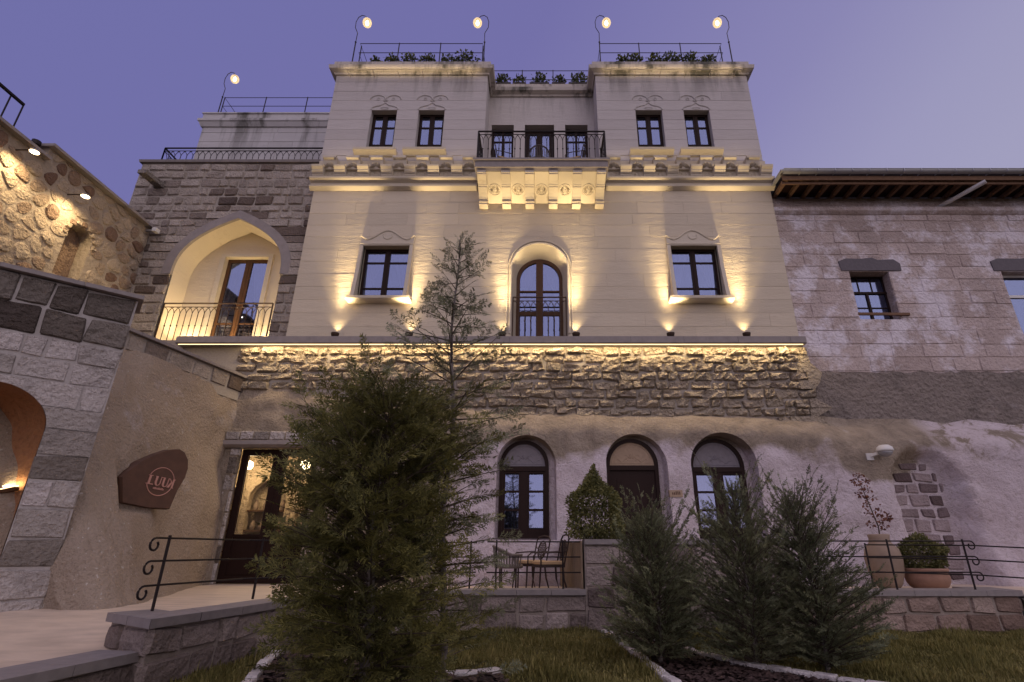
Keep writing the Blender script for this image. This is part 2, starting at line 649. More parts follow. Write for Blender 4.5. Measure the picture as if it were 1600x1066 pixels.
def facade_mat(name, col, stain_z=None, stain=0.5, joints=False):
    """pale dressed limestone: faint tint per block, fine tooling, rain streaks under the parapets"""
    m, nt, b = new_mat(name)
    P = pos(nt)
    oi = N(nt, 'ShaderNodeObjectInfo')
    lo = tuple(x * 0.94 for x in col); hi = tuple(min(x * 1.04, 1) for x in col)
    base = ramp(nt, [(0.0, lo), (0.5, col), (1.0, hi)], oi.outputs['Random']).outputs[0]
    n1 = noise_node(nt, 1.3, 6, 0.65, P)
    n2 = noise_node(nt, 26.0, 4, 0.6, P)
    mp = N(nt, 'ShaderNodeMapping'); mp.inputs['Scale'].default_value = (1.0, 1.0, 4.0)
    nt.links.new(P, mp.inputs[0])
    n3 = noise_node(nt, 1.6, 6, 0.7, mp.outputs[0])
    c = mix(nt, math_n(nt, 'MULTIPLY', n1.outputs[0], 0.5), base, mix(nt, 1.0, base, (0.76, 0.73, 0.72), 'MULTIPLY'))
    crack = ramp(nt, [(0.63, (0, 0, 0)), (0.70, (1, 1, 1))], n3.outputs[0]).outputs[0]
    c = mix(nt, math_n(nt, 'MULTIPLY', crack, 0.28), c, mix(nt, 1.0, c, (0.62, 0.52, 0.46), 'MULTIPLY'))
    spk = ramp(nt, [(0.30, (1, 1, 1)), (0.36, (0, 0, 0))], n2.outputs[0]).outputs[0]
    c = mix(nt, math_n(nt, 'MULTIPLY', spk, 0.3), c, mix(nt, 1.0, c, (0.5, 0.46, 0.42), 'MULTIPLY'))
    if stain_z:
        sx = N(nt, 'ShaderNodeSeparateXYZ'); nt.links.new(P, sx.inputs[0])
        mp2 = N(nt, 'ShaderNodeMapping'); mp2.inputs['Scale'].default_value = (2.0, 2.0, 0.28)
        nt.links.new(P, mp2.inputs[0])
        n4 = noise_node(nt, 0.8, 5, 0.65, mp2.outputs[0])
        band = math_n(nt, 'DIVIDE', math_n(nt, 'SUBTRACT', sx.outputs['Z'], stain_z[0]), stain_z[1] - stain_z[0], clamp=True)
        f = math_n(nt, 'MULTIPLY', ramp(nt, [(0.47, (0, 0, 0)), (0.62, (1, 1, 1))], n4.outputs[0]).outputs[0], band)
        c = mix(nt, math_n(nt, 'MULTIPLY', f, stain), c, (0.075, 0.072, 0.058))
    nt.links.new(c, b.inputs['Base Color'])
    b.inputs['Roughness'].default_value = 0.9
    b.inputs['Specular IOR Level'].default_value = 0.2
    h = math_n(nt, 'ADD', math_n(nt, 'MULTIPLY', n3.outputs[0], 1.2), math_n(nt, 'MULTIPLY', n2.outputs[0], 0.3))
    bump(nt, b, h, 0.6, 0.028)
    return m


M = {}
M['facade'] = facade_mat('pale limestone', (0.61, 0.53, 0.405))
M['upper'] = facade_mat('weathered limestone', (0.53, 0.49, 0.47), (14.6, 16.3), 0.75)
M['cornice'] = facade_mat('stained cornice stone', (0.52, 0.47, 0.42), (15.0, 15.6), 0.92)
M['trim'] = facade_mat('carved limestone', (0.61, 0.54, 0.43))
M['setback'] = facade_mat('streaked limewashed stone', (0.52, 0.50, 0.50), (14.2, 16.4), 0.85)
M['mortar'] = plain_mat('lime mortar', (0.34, 0.30, 0.26), 0.95, nscale=18, bstr=0.5, bdist=0.02, spec=0.2)
M['mortar_tan'] = plain_mat('tan mortar', (0.29, 0.24, 0.205), 0.95, nscale=18, bstr=0.6, bdist=0.03, spec=0.2)
M['mortar_pale'] = plain_mat('pale lime mortar', (0.38, 0.345, 0.325), 0.95, nscale=18, bstr=0.5, bdist=0.02, spec=0.2)
M['joint'] = plain_mat('limestone joint', (0.30, 0.26, 0.22), 0.95, nscale=10)
M['rough'] = stone_mat('rock-faced limestone', [(0, (0.36, 0.30, 0.23)), (0.5, (0.45, 0.38, 0.295)), (1, (0.40, 0.33, 0.26))], fine=8, bstr=1.0, bdist=0.13, dark_amt=0.2)
M['tower'] = stone_mat('basalt and tuff blocks', [(0, (0.075, 0.055, 0.047)), (0.10, (0.15, 0.115, 0.095)), (0.22, (0.27, 0.23, 0.20)), (0.6, (0.34, 0.295, 0.255)), (1, (0.40, 0.35, 0.31))], fine=9, bstr=0.9, bdist=0.05)
M['passage'] = stone_mat('weathered tuff blocks', [(0, (0.15, 0.125, 0.105)), (0.15, (0.25, 0.22, 0.195)), (0.45, (0.42, 0.38, 0.355)), (1, (0.54, 0.49, 0.475))], fine=9, bstr=1.0, bdist=0.08, dark_amt=0.35)
M['basalt'] = stone_mat('dark basalt coping blocks', [(0, (0.075, 0.058, 0.050)), (0.5, (0.17, 0.145, 0.125)), (1, (0.31, 0.275, 0.245))], fine=7, bstr=1.0, bdist=0.11)
M['rubble_mortar'] = plain_mat('buff rubble mortar', (0.36, 0.295, 0.225), 0.95, nscale=9, namt=0.3, bstr=0.9, bdist=0.06, spec=0.2)
M['rubble'] = stone_mat('rubble masonry', [(0, (0.17, 0.10, 0.07)), (0.12, (0.27, 0.19, 0.135)), (0.4, (0.38, 0.30, 0.22)), (1, (0.46, 0.375, 0.28))], fine=9, bstr=1.0, bdist=0.06, dark_amt=0.15)
M['garden'] = stone_mat('garden wall stone', [(0, (0.13, 0.10, 0.09)), (0.5, (0.24, 0.195, 0.175)), (1, (0.35, 0.29, 0.265))], fine=11, bstr=0.9, bdist=0.04, dark_amt=0.3)
M['brown'] = stone_mat('brown garden wall stone', [(0, (0.17, 0.115, 0.09)), (0.5, (0.27, 0.195, 0.16)), (1, (0.34, 0.265, 0.225))], fine=11, bstr=0.9, bdist=0.04, dark_amt=0.25)
M['neigh'] = stone_mat('flaking painted stone', [(0, (0.40, 0.325, 0.30)), (0.5, (0.45, 0.37, 0.345)), (1, (0.50, 0.415, 0.39))], fine=7, bstr=0.9, bdist=0.045, dark_amt=0.40, dark=(0.22, 0.175, 0.155), wash=((0.72, 0.66, 0.69), 0.48, 0.95), var_scale=1.0)
M['plinth'] = stone_mat('dark rough render', [(0, (0.23, 0.195, 0.175)), (1, (0.26, 0.22, 0.195))], fine=5, bstr=1.0, bdist=0.12, dark_amt=0.45, var_scale=1.0, wash=((0.42, 0.37, 0.36), 0.60, 0.7))
M['lintel'] = plain_mat('grey basalt lintel', (0.13, 0.115, 0.125), 0.9, nscale=15, bstr=0.5, bdist=0.02)
M['cap'] = plain_mat('grey andesite coping', (0.23, 0.20, 0.19), 0.75, nscale=9, namt=0.3, bstr=0.25, bdist=0.008)
M['ledge'] = plain_mat('grey stone ledge', (0.27, 0.235, 0.22), 0.85, nscale=5, namt=0.3, bstr=0.3, bdist=0.01)
M['dark_wood'] = plain_mat('dark stained timber', (0.022, 0.011, 0.009), 0.5, nscale=14, namt=0.4, bstr=0.2, bdist=0.004, spec=0.12, stretch=(6, 6, 0.7))
M['brown_wood'] = plain_mat('brown stained timber', (0.085, 0.042, 0.020), 0.5, nscale=14, namt=0.4, bstr=0.2, bdist=0.004, spec=0.15, stretch=(6, 6, 0.7))
M['old_wood'] = plain_mat('weathered rafters', (0.17, 0.095, 0.055), 0.85, nscale=9, namt=0.5, bstr=0.4, bdist=0.01)
M['board'] = plain_mat('weathered boards', (0.26, 0.19, 0.125), 0.9, nscale=5, namt=0.65, bstr=0.6, bdist=0.02, stretch=(5, 5, 0.6))
M['iron'] = plain_mat('wrought iron', (0.022, 0.016, 0.016), 0.5, 0.6, nscale=30, bstr=0.1)
M['rust_iron'] = plain_mat('bronzed iron', (0.060, 0.036, 0.024), 0.5, 0.5, nscale=30, bstr=0.1)
M['zinc'] = plain_mat('galvanised gutter', (0.36, 0.36, 0.37), 0.45, 0.35, nscale=6, namt=0.2, bstr=0.05)
M['white_plastic'] = plain_mat('white plastic', (0.62, 0.60, 0.58), 0.4, namt=0.08, bstr=0)
M['curtain'] = plain_mat('sheer curtain', (0.24, 0.23, 0.26), 0.9, nscale=20, namt=0.12, bstr=0.1)
M['room'] = plain_mat('dark room', (0.020, 0.018, 0.022), 0.95, bstr=0)
M['glass'] = glass_mat('window glass', 0.27, (0.55, 0.64, 1.0))
M['shop_glass'] = glass_mat('clear shop glass', 0.06, trans=(0.95, 0.95, 0.95))
M['fan'] = plain_mat('carved fanlight panel', (0.20, 0.18, 0.20), 0.7, nscale=14, bstr=0.3)
M['fan_tan'] = plain_mat('carved sandstone fanlight', (0.36, 0.26, 0.18), 0.8, nscale=14, bstr=0.3)
M['floor'] = plain_mat('travertine paving', (0.54, 0.43, 0.33), 0.55, nscale=3.0, namt=0.42, bstr=0.3, bdist=0.01, stretch=(0.6, 2.4, 1))
M['soil'] = plain_mat('turf soil', (0.060, 0.048, 0.022), 0.95, nscale=10, namt=0.5, bstr=0.6, bdist=0.03)
M['mulch'] = plain_mat('bark mulch', (0.030, 0.019, 0.016), 0.95, nscale=22, namt=0.7, bstr=0.8, bdist=0.04)
M['kerb'] = stone_mat('white kerb stone', [(0, (0.50, 0.46, 0.45)), (1, (0.62, 0.58, 0.56))], fine=12, bstr=0.8, bdist=0.03, dark_amt=0.6)
M['terracotta'] = plain_mat('old terracotta', (0.30, 0.17, 0.115), 0.85, nscale=7, namt=0.3, bstr=0.3, bdist=0.01)
M['urn'] = plain_mat('sandy earthenware', (0.26, 0.19, 0.14), 0.85, nscale=6, namt=0.3, bstr=0.3, bdist=0.01)
M['slab'] = plain_mat('rusty dark stone slab', (0.088, 0.043, 0.026), 0.7, nscale=7, namt=0.4, bstr=0.3, bdist=0.01)
M['copper'] = plain_mat('copper lettering', (0.50, 0.26, 0.20), 0.45, 0.3, bstr=0)
M['cushion'] = plain_mat('tan seat cushion', (0.46, 0.31, 0.17), 0.9, nscale=30, bstr=0.2)
M['chair'] = plain_mat('brown cast metal', (0.055, 0.036, 0.030), 0.5, 0.4, bstr=0.1)
M['wicker'] = plain_mat('grey wicker', (0.15, 0.125, 0.11), 0.8, nscale=25, bstr=0.3)
M['bark'] = plain_mat('grey bark', (0.16, 0.135, 0.12), 0.9, nscale=14, namt=0.5, bstr=0.6, bdist=0.01, stretch=(4, 4, 0.8))
M['twig'] = plain_mat('brown twig', (0.085, 0.062, 0.045), 0.9, bstr=0.2)
M['conifer'] = leaf_mat('olive conifer sprays', [(0.15, (0.051, 0.058, 0.024)), (0.5, (0.158, 0.150, 0.049)), (0.85, (0.318, 0.280, 0.082))])
M['conifer_pale'] = leaf_mat('grey-green conifer sprays', [(0.15, (0.077, 0.090, 0.054)), (0.5, (0.197, 0.203, 0.120)), (0.85, (0.344, 0.334, 0.195))])
M['cypress'] = leaf_mat('dusky cypress sprays', [(0.15, (0.070, 0.081, 0.047)), (0.5, (0.170, 0.183, 0.100)), (0.85, (0.324, 0.313, 0.162))])
M['box'] = leaf_mat('boxwood leaves', [(0.15, (0.048, 0.056, 0.022)), (0.5, (0.136, 0.136, 0.046)), (0.85, (0.273, 0.245, 0.092))], nscale=5)
M['roofplant'] = leaf_mat('roof shrub leaves', [(0.15, (0.041, 0.049, 0.022)), (0.5, (0.101, 0.112, 0.045)), (0.85, (0.190, 0.190, 0.078))], nscale=4)
M['redleaf'] = leaf_mat('russet leaves', [(0.15, (0.090, 0.033, 0.024)), (0.6, (0.195, 0.083, 0.053)), (0.9, (0.285, 0.135, 0.083))], nscale=8)
M['grass'] = leaf_mat('dry lawn blades', [(0.10, (0.093, 0.093, 0.028)), (0.5, (0.241, 0.216, 0.068)), (0.9, (0.464, 0.386, 0.155))], nscale=0.9, trans=0.2)
M['bulb'] = emit_mat('lamp bulb', (1.0, 0.80, 0.45), 40)
M['globe'], _nt, _b = new_mat('glowing frosted lamp globe')
_b.inputs['Base Color'].default_value = (0.05, 0.045, 0.03, 1); _b.inputs['Emission Color'].default_value = (1.0, 0.70, 0.34, 1); _b.inputs['Emission Strength'].default_value = 1.0
_tr = N(_nt, 'ShaderNodeBsdfTransparent'); _ms = N(_nt, 'ShaderNodeMixShader'); _ms.inputs[0].default_value = 0.35
_nt.links.new(_b.outputs[0], _ms.inputs[1]); _nt.links.new(_tr.outputs[0], _ms.inputs[2]); _nt.links.new(_ms.outputs[0], _nt.nodes['Material Output'].inputs[0])
M['led'] = emit_mat('warm light strip', (1.0, 0.70, 0.34), 4)
M['lens'] = emit_mat('warm lamp lens', (1.0, 0.76, 0.42), 14)
M['planter'] = plain_mat('dark planter trough', (0.05, 0.04, 0.04), 0.8, bstr=0.1)
M['roof'] = plain_mat('roof felt', (0.10, 0.08, 0.075), 0.9, bstr=0.3)
M['tunnel'] = stone_mat('carved tuff vault', [(0, (0.30, 0.15, 0.075)), (1, (0.31, 0.155, 0.08))], fine=5, bstr=1.0, bdist=0.05, dark_amt=0.15)
M['shopstone'] = stone_mat('pale carved cave stone', [(0, (0.44, 0.35, 0.24)), (1, (0.46, 0.37, 0.26))], fine=5, bstr=1.0, bdist=0.08, dark_amt=0.2)
WARM = (1.0, 0.75, 0.41)


def spot(name, loc, target, watts, size, blend=0.8, color=WARM, radius=0.03, parent=None):
    d = bpy.data.lights.new(name, 'SPOT')
    d.energy = watts; d.spot_size = R(size); d.spot_blend = blend; d.color = color; d.shadow_soft_size = radius
    o = bpy.data.objects.new(name, d); COL.objects.link(o)
    o.rotation_euler = (Vector(loc) - Vector(target)).to_track_quat('Z', 'Y').to_euler()
    if parent is not None:
        o.parent = parent; o.location = Vector(loc) - wloc(parent)
    else: o.location = loc
    return o


def point(name, loc, watts, color=WARM, radius=0.06, parent=None):
    d = bpy.data.lights.new(name, 'POINT')
    d.energy = watts; d.color = color; d.shadow_soft_size = radius
    o = bpy.data.objects.new(name, d); COL.objects.link(o)
    if parent is not None:
        o.parent = parent; o.location = Vector(loc) - wloc(parent)
    else: o.location = loc
    return o


def strip(name, a, b, width, facing, watts, color=WARM, parent=None):
    """long thin area light from a to b that shines towards `facing`"""
    d = bpy.data.lights.new(name, 'AREA')
    a = Vector(a); b = Vector(b)
    d.shape = 'RECTANGLE'; d.size = (b - a).length; d.size_y = width; d.energy = watts; d.color = color
    o = bpy.data.objects.new(name, d); COL.objects.link(o)
    z = -Vector(facing).normalized(); x = (b - a).normalized(); y = z.cross(x).normalized(); z = x.cross(y)
    o.rotation_euler = Matrix((x, y, z)).transposed().to_euler()
    mid = (a + b) / 2
    if parent is not None:
        o.parent = parent; o.location = mid - wloc(parent)
    else: o.location = mid
    return o

# ================================================================== STRUCTURE: ground
g = MB()
for i in range(-12, 13):
    pass
g.add([(-400, -400, -0.02), (400, -400, -0.02), (400, 400, -0.02), (-400, 400, -0.02)], [(0, 1, 2, 3)])
tag(g.build('ground', M['soil']), kind='structure')


# ------------------------------------------------------------------ shared builders
def room_box(fr, parent, a, b, v0, v1, n0, n1, mat='room'):
    mb = MB()
    P = lambda u, v, n: fr(u, v, n)
    mb.add([P(a, v0, n0), P(b, v0, n0), P(b, v1, n0), P(a, v1, n0), P(a, v0, n1), P(b, v0, n1), P(b, v1, n1), P(a, v1, n1)],
           [(4, 5, 6, 7), (0, 4, 5, 1), (3, 7, 6, 2), (0, 4, 7, 3), (1, 5, 6, 2)])
    return mb.build('room_interior', M[mat], parent)


def curtain_part(fr, parent, a, b, v0, v1, n, tie=None, waves=7, name='curtain'):
    """pleated sheet; tie='l'/'r' draws it back to that side towards the bottom"""
    mb = MB(); NX, NY = waves * 4, 8
    V = []
    for j in range(NY + 1):
        t = j / NY
        v = v1 + (v0 - v1) * t
        lo, hi = a, b
        if tie == 'l': hi = a + (b - a) * (1 - 0.85 * t ** 0.8)
        if tie == 'r': lo = b - (b - a) * (1 - 0.85 * t ** 0.8)
        for i in range(NX + 1):
            V.append(fr(lo + (hi - lo) * i / NX, v, n + 0.018 * math.sin(i * math.pi / 2)))
    F = [(j * (NX + 1) + i, j * (NX + 1) + i + 1, (j + 1) * (NX + 1) + i + 1, (j + 1) * (NX + 1) + i) for j in range(NY) for i in range(NX)]
    mb.add(V, F)
    return mb.build(name, M['curtain'], parent, True)


def window_rect(parent, fr, a, b, v0, v1, n, mat='dark_wood', rows=(0.24, 0.78), fw=0.075, mw=0.13, tw=0.05, name='window', solid=None, curtains=True, glass='glass', room=True, mid_tw=None):
    """two-leaf casement; rows = heights of the glazing bars, measured from the top"""
    f = MB()
    f.fbox(fr, a, b, v1 - fw, v1, n - 0.07, n)
    f.fbox(fr, a, b, v0, v0 + fw * 0.8, n - 0.07, n - 0.001)
    f.fbox(fr, a, a + fw, v0 + fw * 0.8, v1 - fw, n - 0.07, n - 0.002)
    f.fbox(fr, b - fw, b, v0 + fw * 0.8, v1 - fw, n - 0.07, n - 0.002)
    c = (a + b) / 2
    f.fbox(fr, c - mw / 2, c + mw / 2, v0 + fw * 0.8, v1 - fw, n - 0.065, n + 0.008)
    f.fbox(fr, c - 0.018, c + 0.018, v0 + fw * 0.8, v1 - fw, n + 0.006, n + 0.022)
    h = v1 - v0
    ys = [v1 - h * r for r in rows]
    for i, y in enumerate(ys):
        t = mid_tw[i] if mid_tw else tw
        for l, r in ((a + fw, c - mw / 2), (c + mw / 2, b - fw)):
            f.fbox(fr, l, r, y - t / 2, y + t / 2, n - 0.05, n - 0.006)
    w = f.build(name, M[mat], parent)
    lim = [v1 - fw] + ys + [v0 + fw * 0.8]
    for l, r in ((a + fw, c - mw / 2), (c + mw / 2, b - fw)):
        for i in range(len(lim) - 1):
            hi = lim[i] - (0 if i == 0 else tw / 2); lo = lim[i + 1] + (0 if i == len(lim) - 2 else tw / 2)
            if solid and i in solid:
                p = MB().fbox(fr, l, r, lo, hi, n - 0.045, n - 0.030)
                p.fbox(fr, l + 0.05, r - 0.05, lo + 0.05, hi - 0.05, n - 0.034, n - 0.018)
                p.build('door_panel', M[mat], w)
            else:
                MB().fbox(fr, l, r, lo, hi, n - 0.034, n - 0.028).build('pane', M[glass], w)
    if room:
        room_box(fr, w, a - 0.02, b + 0.02, v0, v1, n - 0.072, n - 0.6)
    if curtains:
        curtain_part(fr, w, a + 0.02, c - 0.02, v0, v1, n - 0.16, 'l', 4)
        curtain_part(fr, w, c + 0.02, b - 0.02, v0, v1, n - 0.16, 'r', 4)
    return w


def gothic_railing(parent, fr, u0, u1, v0, v1, n, pitch, mat='iron', first_ends=True, bottom=True, r=0.011):
    """iron railing: top rail, second rail and balusters whose heads interlace as pointed arches"""
    m = MB()
    m.bar(fr(u0, v1, n), fr(u1, v1, n), 0.045, 0.028)
    v2 = v1 - 0.11
    m.bar(fr(u0, v2, n), fr(u1, v2, n), 0.018, 0.014)
    if bottom: m.bar(fr(u0, v0 + 0.05, n), fr(u1, v0 + 0.05, n), 0.018, 0.014)
    rail = m.build('top_rail', M[mat], parent)
    k = max(2, round((u1 - u0) / pitch)); pitch = (u1 - u0) / k
    for e in (u0, u1):
        MB().bar(fr(e, v0, n), fr(e, v1, n), 0.03).build('post', M[mat], parent)
    first = None
    for i in range(1, k):
        u = u0 + pitch * i
        if first is None:
            b = MB()
            vs = v2 - 0.26
            b.tube([fr(u, v0, n), fr(u, vs, n)], r, 5)
            b.lathe([(r, -0.03), (0.022, -0.01), (0.022, 0.01), (r, 0.03)], (fr(u, 0, n)[0], fr(u, 0, n)[1], v0 + (vs - v0) * 0.62), 6)
            for s in (-1, 1):
                pts = []
                for q in range(7):
                    t = q / 6
                    pts.append(fr(u + s * pitch * (1 - math.cos(t * math.pi / 2)), vs + 0.26 * math.sin(t * math.pi / 2), n + 0.006 * s))
                b.tube(pts, r * 0.85, 5)
            first = b.build('baluster', M[mat], parent); fu = u
        else:
            c = first.copy(); COL.objects.link(c); c.parent = parent
            c.location = (fr.dx * (u - fu), fr.dy * (u - fu), 0)
    return rail


def bar_railing(name, pts, z0, heights, post_at, label, cat='railing', mat='iron', group=None, scroll=None, r=0.016, over=0.0):
    """garden railing: posts and plain round bars along a plan path; scroll = list of (index of end, dir) for curled bar ends"""
    base = (pts[0][0], pts[0][1], z0[0])
    t = thing(name, base, label, cat, group)
    P = [Vector((p[0], p[1], z)) for p, z in zip(pts, z0)]
    for h in heights:
        b = MB(); path = [tuple(p + Vector((0, 0, h))) for p in P]
        if scroll:
            for end in scroll:
                p = P[0] if end == 0 else P[-1]
                q = P[1] if end == 0 else P[-2]
                d = (p - q); d.z = 0; d.normalize()
                c = p + d * 0.13 + Vector((0, 0, h - 0.075))
                cur = []
                for k in range(15):
                    a = math.pi / 2 - k / 14 * math.pi * 1.75
                    rr = 0.075 * (1 - 0.45 * k / 14)
                    cur.append(tuple(c + d * (math.cos(a) * rr) + Vector((0, 0, math.sin(a) * rr))))
                path = (list(reversed(cur)) + path) if end == 0 else (path + cur)
        b.tube(path, r * 0.75, 6)
        b.build('rail_bar', M[mat], t)
    L = [0]
    for i in range(1, len(P)): L.append(L[-1] + (P[i] - P[i - 1]).length)
    for s in post_at:
        d = s * L[-1]
        for i in range(1, len(P)):
            if d <= L[i] + 1e-6:
                q = P[i - 1].lerp(P[i], (d - L[i - 1]) / (L[i] - L[i - 1])); break
        MB().tube([tuple(q), tuple(q + Vector((0, 0, max(heights) + 0.03 + over)))], r, 6).build('post', M[mat], t)
    return t


def rosette_mb(fr, u, v, n, r, petals=14, ring=True):
    b = MB()
    if ring:
        b.tube([fr(u + r * math.cos(2 * math.pi * k / 24), v + r * math.sin(2 * math.pi * k / 24), n) for k in range(24)], r * 0.13, 5, closed=True)
    for k in range(petals):
        a = 2 * math.pi * k / petals
        ca, sa = math.cos(a), math.sin(a)
        P = []
        for rr, w in ((0.25, 0.03), (0.78, 0.085)):
            P += [(u + ca * rr * r - sa * w * r * s, v + sa * rr * r + ca * w * r * s) for s in (-1, 1)]
        tip = (u + ca * 0.88 * r, v + sa * 0.88 * r)
        V = [fr(P[0][0], P[0][1], n), fr(P[1][0], P[1][1], n), fr(P[3][0], P[3][1], n), fr(tip[0], tip[1], n), fr(P[2][0], P[2][1], n),
             fr(u + ca * .6 * r, v + sa * .6 * r, n + 0.20 * r)]
        b.add(V, [(0, 1, 5), (1, 2, 5), (2, 3, 5), (3, 4, 5), (4, 0, 5)])
    b.lathe([(0.2 * r, 0), (0.12 * r, 0.1 * r), (0.02 * r, 0.12 * r)], (u, v, n), 10, frame=fr)
    return b


def leaf_cloud(rng, n, center, radii, size, shell=0.45, squash_bottom=None, shape=None, aspect=1.6):
    """n small pointed leaves spread through a lumpy volume -> (V, F) quads"""
    d = rng.normal(size=(n, 3)); d /= np.linalg.norm(d, axis=1)[:, None]
    rad = (shell + (1 - shell) * rng.random(n)) ** 0.7
    lump = 1 + 0.16 * np.sin(d[:, 0] * 5 + 1.3) * np.cos(d[:, 1] * 6 + 0.4) + 0.12 * np.sin(d[:, 2] * 7)
    P = d * (rad * lump)[:, None]
    if shape == 'cone':
        t = (P[:, 2] + 1) / 2
        k = np.clip(1.10 - t, 0.05, 1) ** 0.55
        P[:, 0] *= k * 1.1; P[:, 1] *= k * 1.1
    P = P * np.array(radii) + np.array(center)
    ax = d + rng.normal(size=(n, 3)) * 0.7
    ax /= np.linalg.norm(ax, axis=1)[:, None]
    s = np.cross(ax, rng.normal(size=(n, 3))); s /= np.linalg.norm(s, axis=1)[:, None]
    L = size * (0.7 + 0.6 * rng.random(n))
    a = P; b = P + ax * (L * 0.5)[:, None] + s * (L / aspect / 2)[:, None]
    c = P + ax * L[:, None]; e = P + ax * (L * 0.5)[:, None] - s * (L / aspect / 2)[:, None]
    V = np.stack([a, b, c, e], 1).reshape(-1, 3)
    return V, np.arange(4 * n).reshape(-1, 4)


def globe_lamp(base, side, label, h=2.35, big=1.0, watts=9):
    """slim roof lamp: jointed post, hooked neck, clear globe with a warm bulb"""
    x, y, z = base
    t = thing('roof_lamp', base, label, 'lamp', 'globe lamps along the roof edge')
    MB().tube([(x, y, z), (x, y, z + 1.02)], 0.020, 6).build('post', M['iron'], t)
    MB().lathe([(0.02, -0.03), (0.035, 0), (0.02, 0.03)], (x, y, z + 1.02), 8).build('joint', M['iron'], t)
    s = side
    nk = [(x, y, z + 1.02), (x + .01 * s, y, z + 1.45), (x - .10 * s, y, z + 1.72), (x - .11 * s, y, z + 2.0), (x - .05 * s, y, z + 2.22), (x + .06 * s, y, z + 2.32), (x + .18 * s, y, z + 2.28), (x + .28 * s, y, z + 2.12)]
    MB().tube(nk, 0.013, 6).build('neck', M['iron'], t)
    gx, gz = x + .28 * s, z + 1.95
    MB().lathe([(0.02, 0.17), (0.05, 0.16), (0.06, 0.11)], (gx, y, gz), 10).build('socket', M['iron'], t)
    prof = [(0.02, -0.18)] + [(0.155 * math.sin(a), -0.18 * math.cos(a)) for a in [math.pi * k / 10 for k in range(1, 9)]] + [(0.05, 0.145)]
    MB().lathe(prof, (gx, y, gz), 16).build('globe', M['globe'], t, True)
    MB().lathe([(0.01, -0.12), (0.04, -0.09), (0.055, -0.02), (0.04, 0.05), (0.02, 0.10)], (gx, y, gz), 10).build('bulb', M['bulb'], t, True)
    point('bulb_light', (gx, y, gz), watts, (1, .74, .42), 0.08, t)
    return t


# ================================================================== MAIN BUILDING
rngm = random.Random(11)
F13 = Fr(0, 13.0)
FX0, FX1 = -6.78, 6.86
main = thing('stone_hotel', (0, 13.4, 6.4), 'tall symmetrical pale stone hotel with carved balcony and twin towers, lit from below', 'building')
win_l = Open(-5.04, -3.72, 7.60, 9.30)
win_r = Open(3.68, 5.00, 7.60, 9.30)
door_m = Open(-0.80, 0.73, 6.40, 9.36, 0.765)
W0 = MB().prism(F13, [[(FX0, 6.40), (FX1, 6.40), (FX1, 12.34), (FX0, 12.34)], win_l.loop(), win_r.loop(), door_m.loop()], -0.42, -0.006).build('wall', M['facade'], main)
course_wall(F13, [0.40] * 12, 6.42, FX0, FX1, [win_l, win_r, door_m], (0.9, 2.3), 0.0025, 0.0, 0.002, 0.002, 'ashlar_block', M['facade'], W0, rngm, jit=.003, bev=0.005, nx=2, ny=2)
up = {}
for side, (xa, xb), wins in (('l', (-6.75, -1.76), ((-5.42, -4.60), (-3.91, -3.08))), ('r', (1.80, 6.80), ((3.03, 3.88), (4.57, 5.39)))):
    ops = [Open(a, b, 12.74, 14.36) for a, b in wins]
    w = MB().prism(F13, [[(xa, 12.34), (xb, 12.34), (xb, 16.0), (xa, 16.0)]] + [o.loop() for o in ops], -0.42, -0.007).build('tower_wall', M['upper'], main)
    course_wall(F13, [0.40] * 9, 12.36, xa, xb, ops, (0.8, 1.9), 0.0025, 0.0, 0.0015, 0.001, 'ashlar_block', M['upper'], w, rngm, bev=0.004, nx=2, ny=2)
    up[side] = (w, ops, xa, xb)
    xi = xb if side == 'l' else xa
    # cheek of the tower towards the recess
    MB().box(min(xi, xi + (-0.4 if side == 'l' else 0.4)), max(xi, xi + (-0.4 if side == 'l' else 0.4)) , 13.42, 13.9, 11.5, 16.0).build('tower_cheek', M['upper'], main)
    xo = xa if side == 'l' else xb
    MB().box(min(xo, xo + (0.4 if side == 'l' else -0.4)), max(xo, xo + (0.4 if side == 'l' else -0.4)), 13.42, 20.0, 6.4, 16.0).build('side_wall', M['upper'], main)
F139 = Fr(0, 13.9)
rec_ops = [Open(-1.66, -0.91, 11.62, 14.62), Open(-0.54, 0.45, 11.62, 14.62), Open(0.82, 1.58, 11.62, 14.62)]
MB().prism(F139, [[(-1.76, 11.56), (1.80, 11.56), (1.80, 16.1), (-1.76, 16.1)]] + [o.loop() for o in rec_ops], -0.35, 0).build('recess_wall', M['upper'], main)
MB().box(FX0 + .42, FX1 - .42, 14.4, 20, 6.4, 16.05).build('core', M['upper'], main)
# parapets and cornices
prof = [(0, 15.84), (0.05, 15.84), (0.07, 15.90), (0.20, 15.97), (0.22, 16.10), (0.10, 16.12), (0.10, 16.36), (-0.28, 16.36), (-0.28, 16.0), (0, 16.0)]
MB().sweep(prof, [(-6.75, 20.0), (-6.75, 13.0), (-1.76, 13.0), (-1.76, 13.9), (1.80, 13.9), (1.80, 13.0), (6.80, 13.0), (6.80, 20.0)]).build('cornice', M['cornice'], main)
MB().box(-6.7, -1.8, 13.25, 20, 16.06, 16.12).box(1.84, 6.7, 13.25, 20, 16.06, 16.12).box(-1.79, 1.83, 14.15, 20, 16.06, 16.12).build('roof_deck', M['roof'], main)

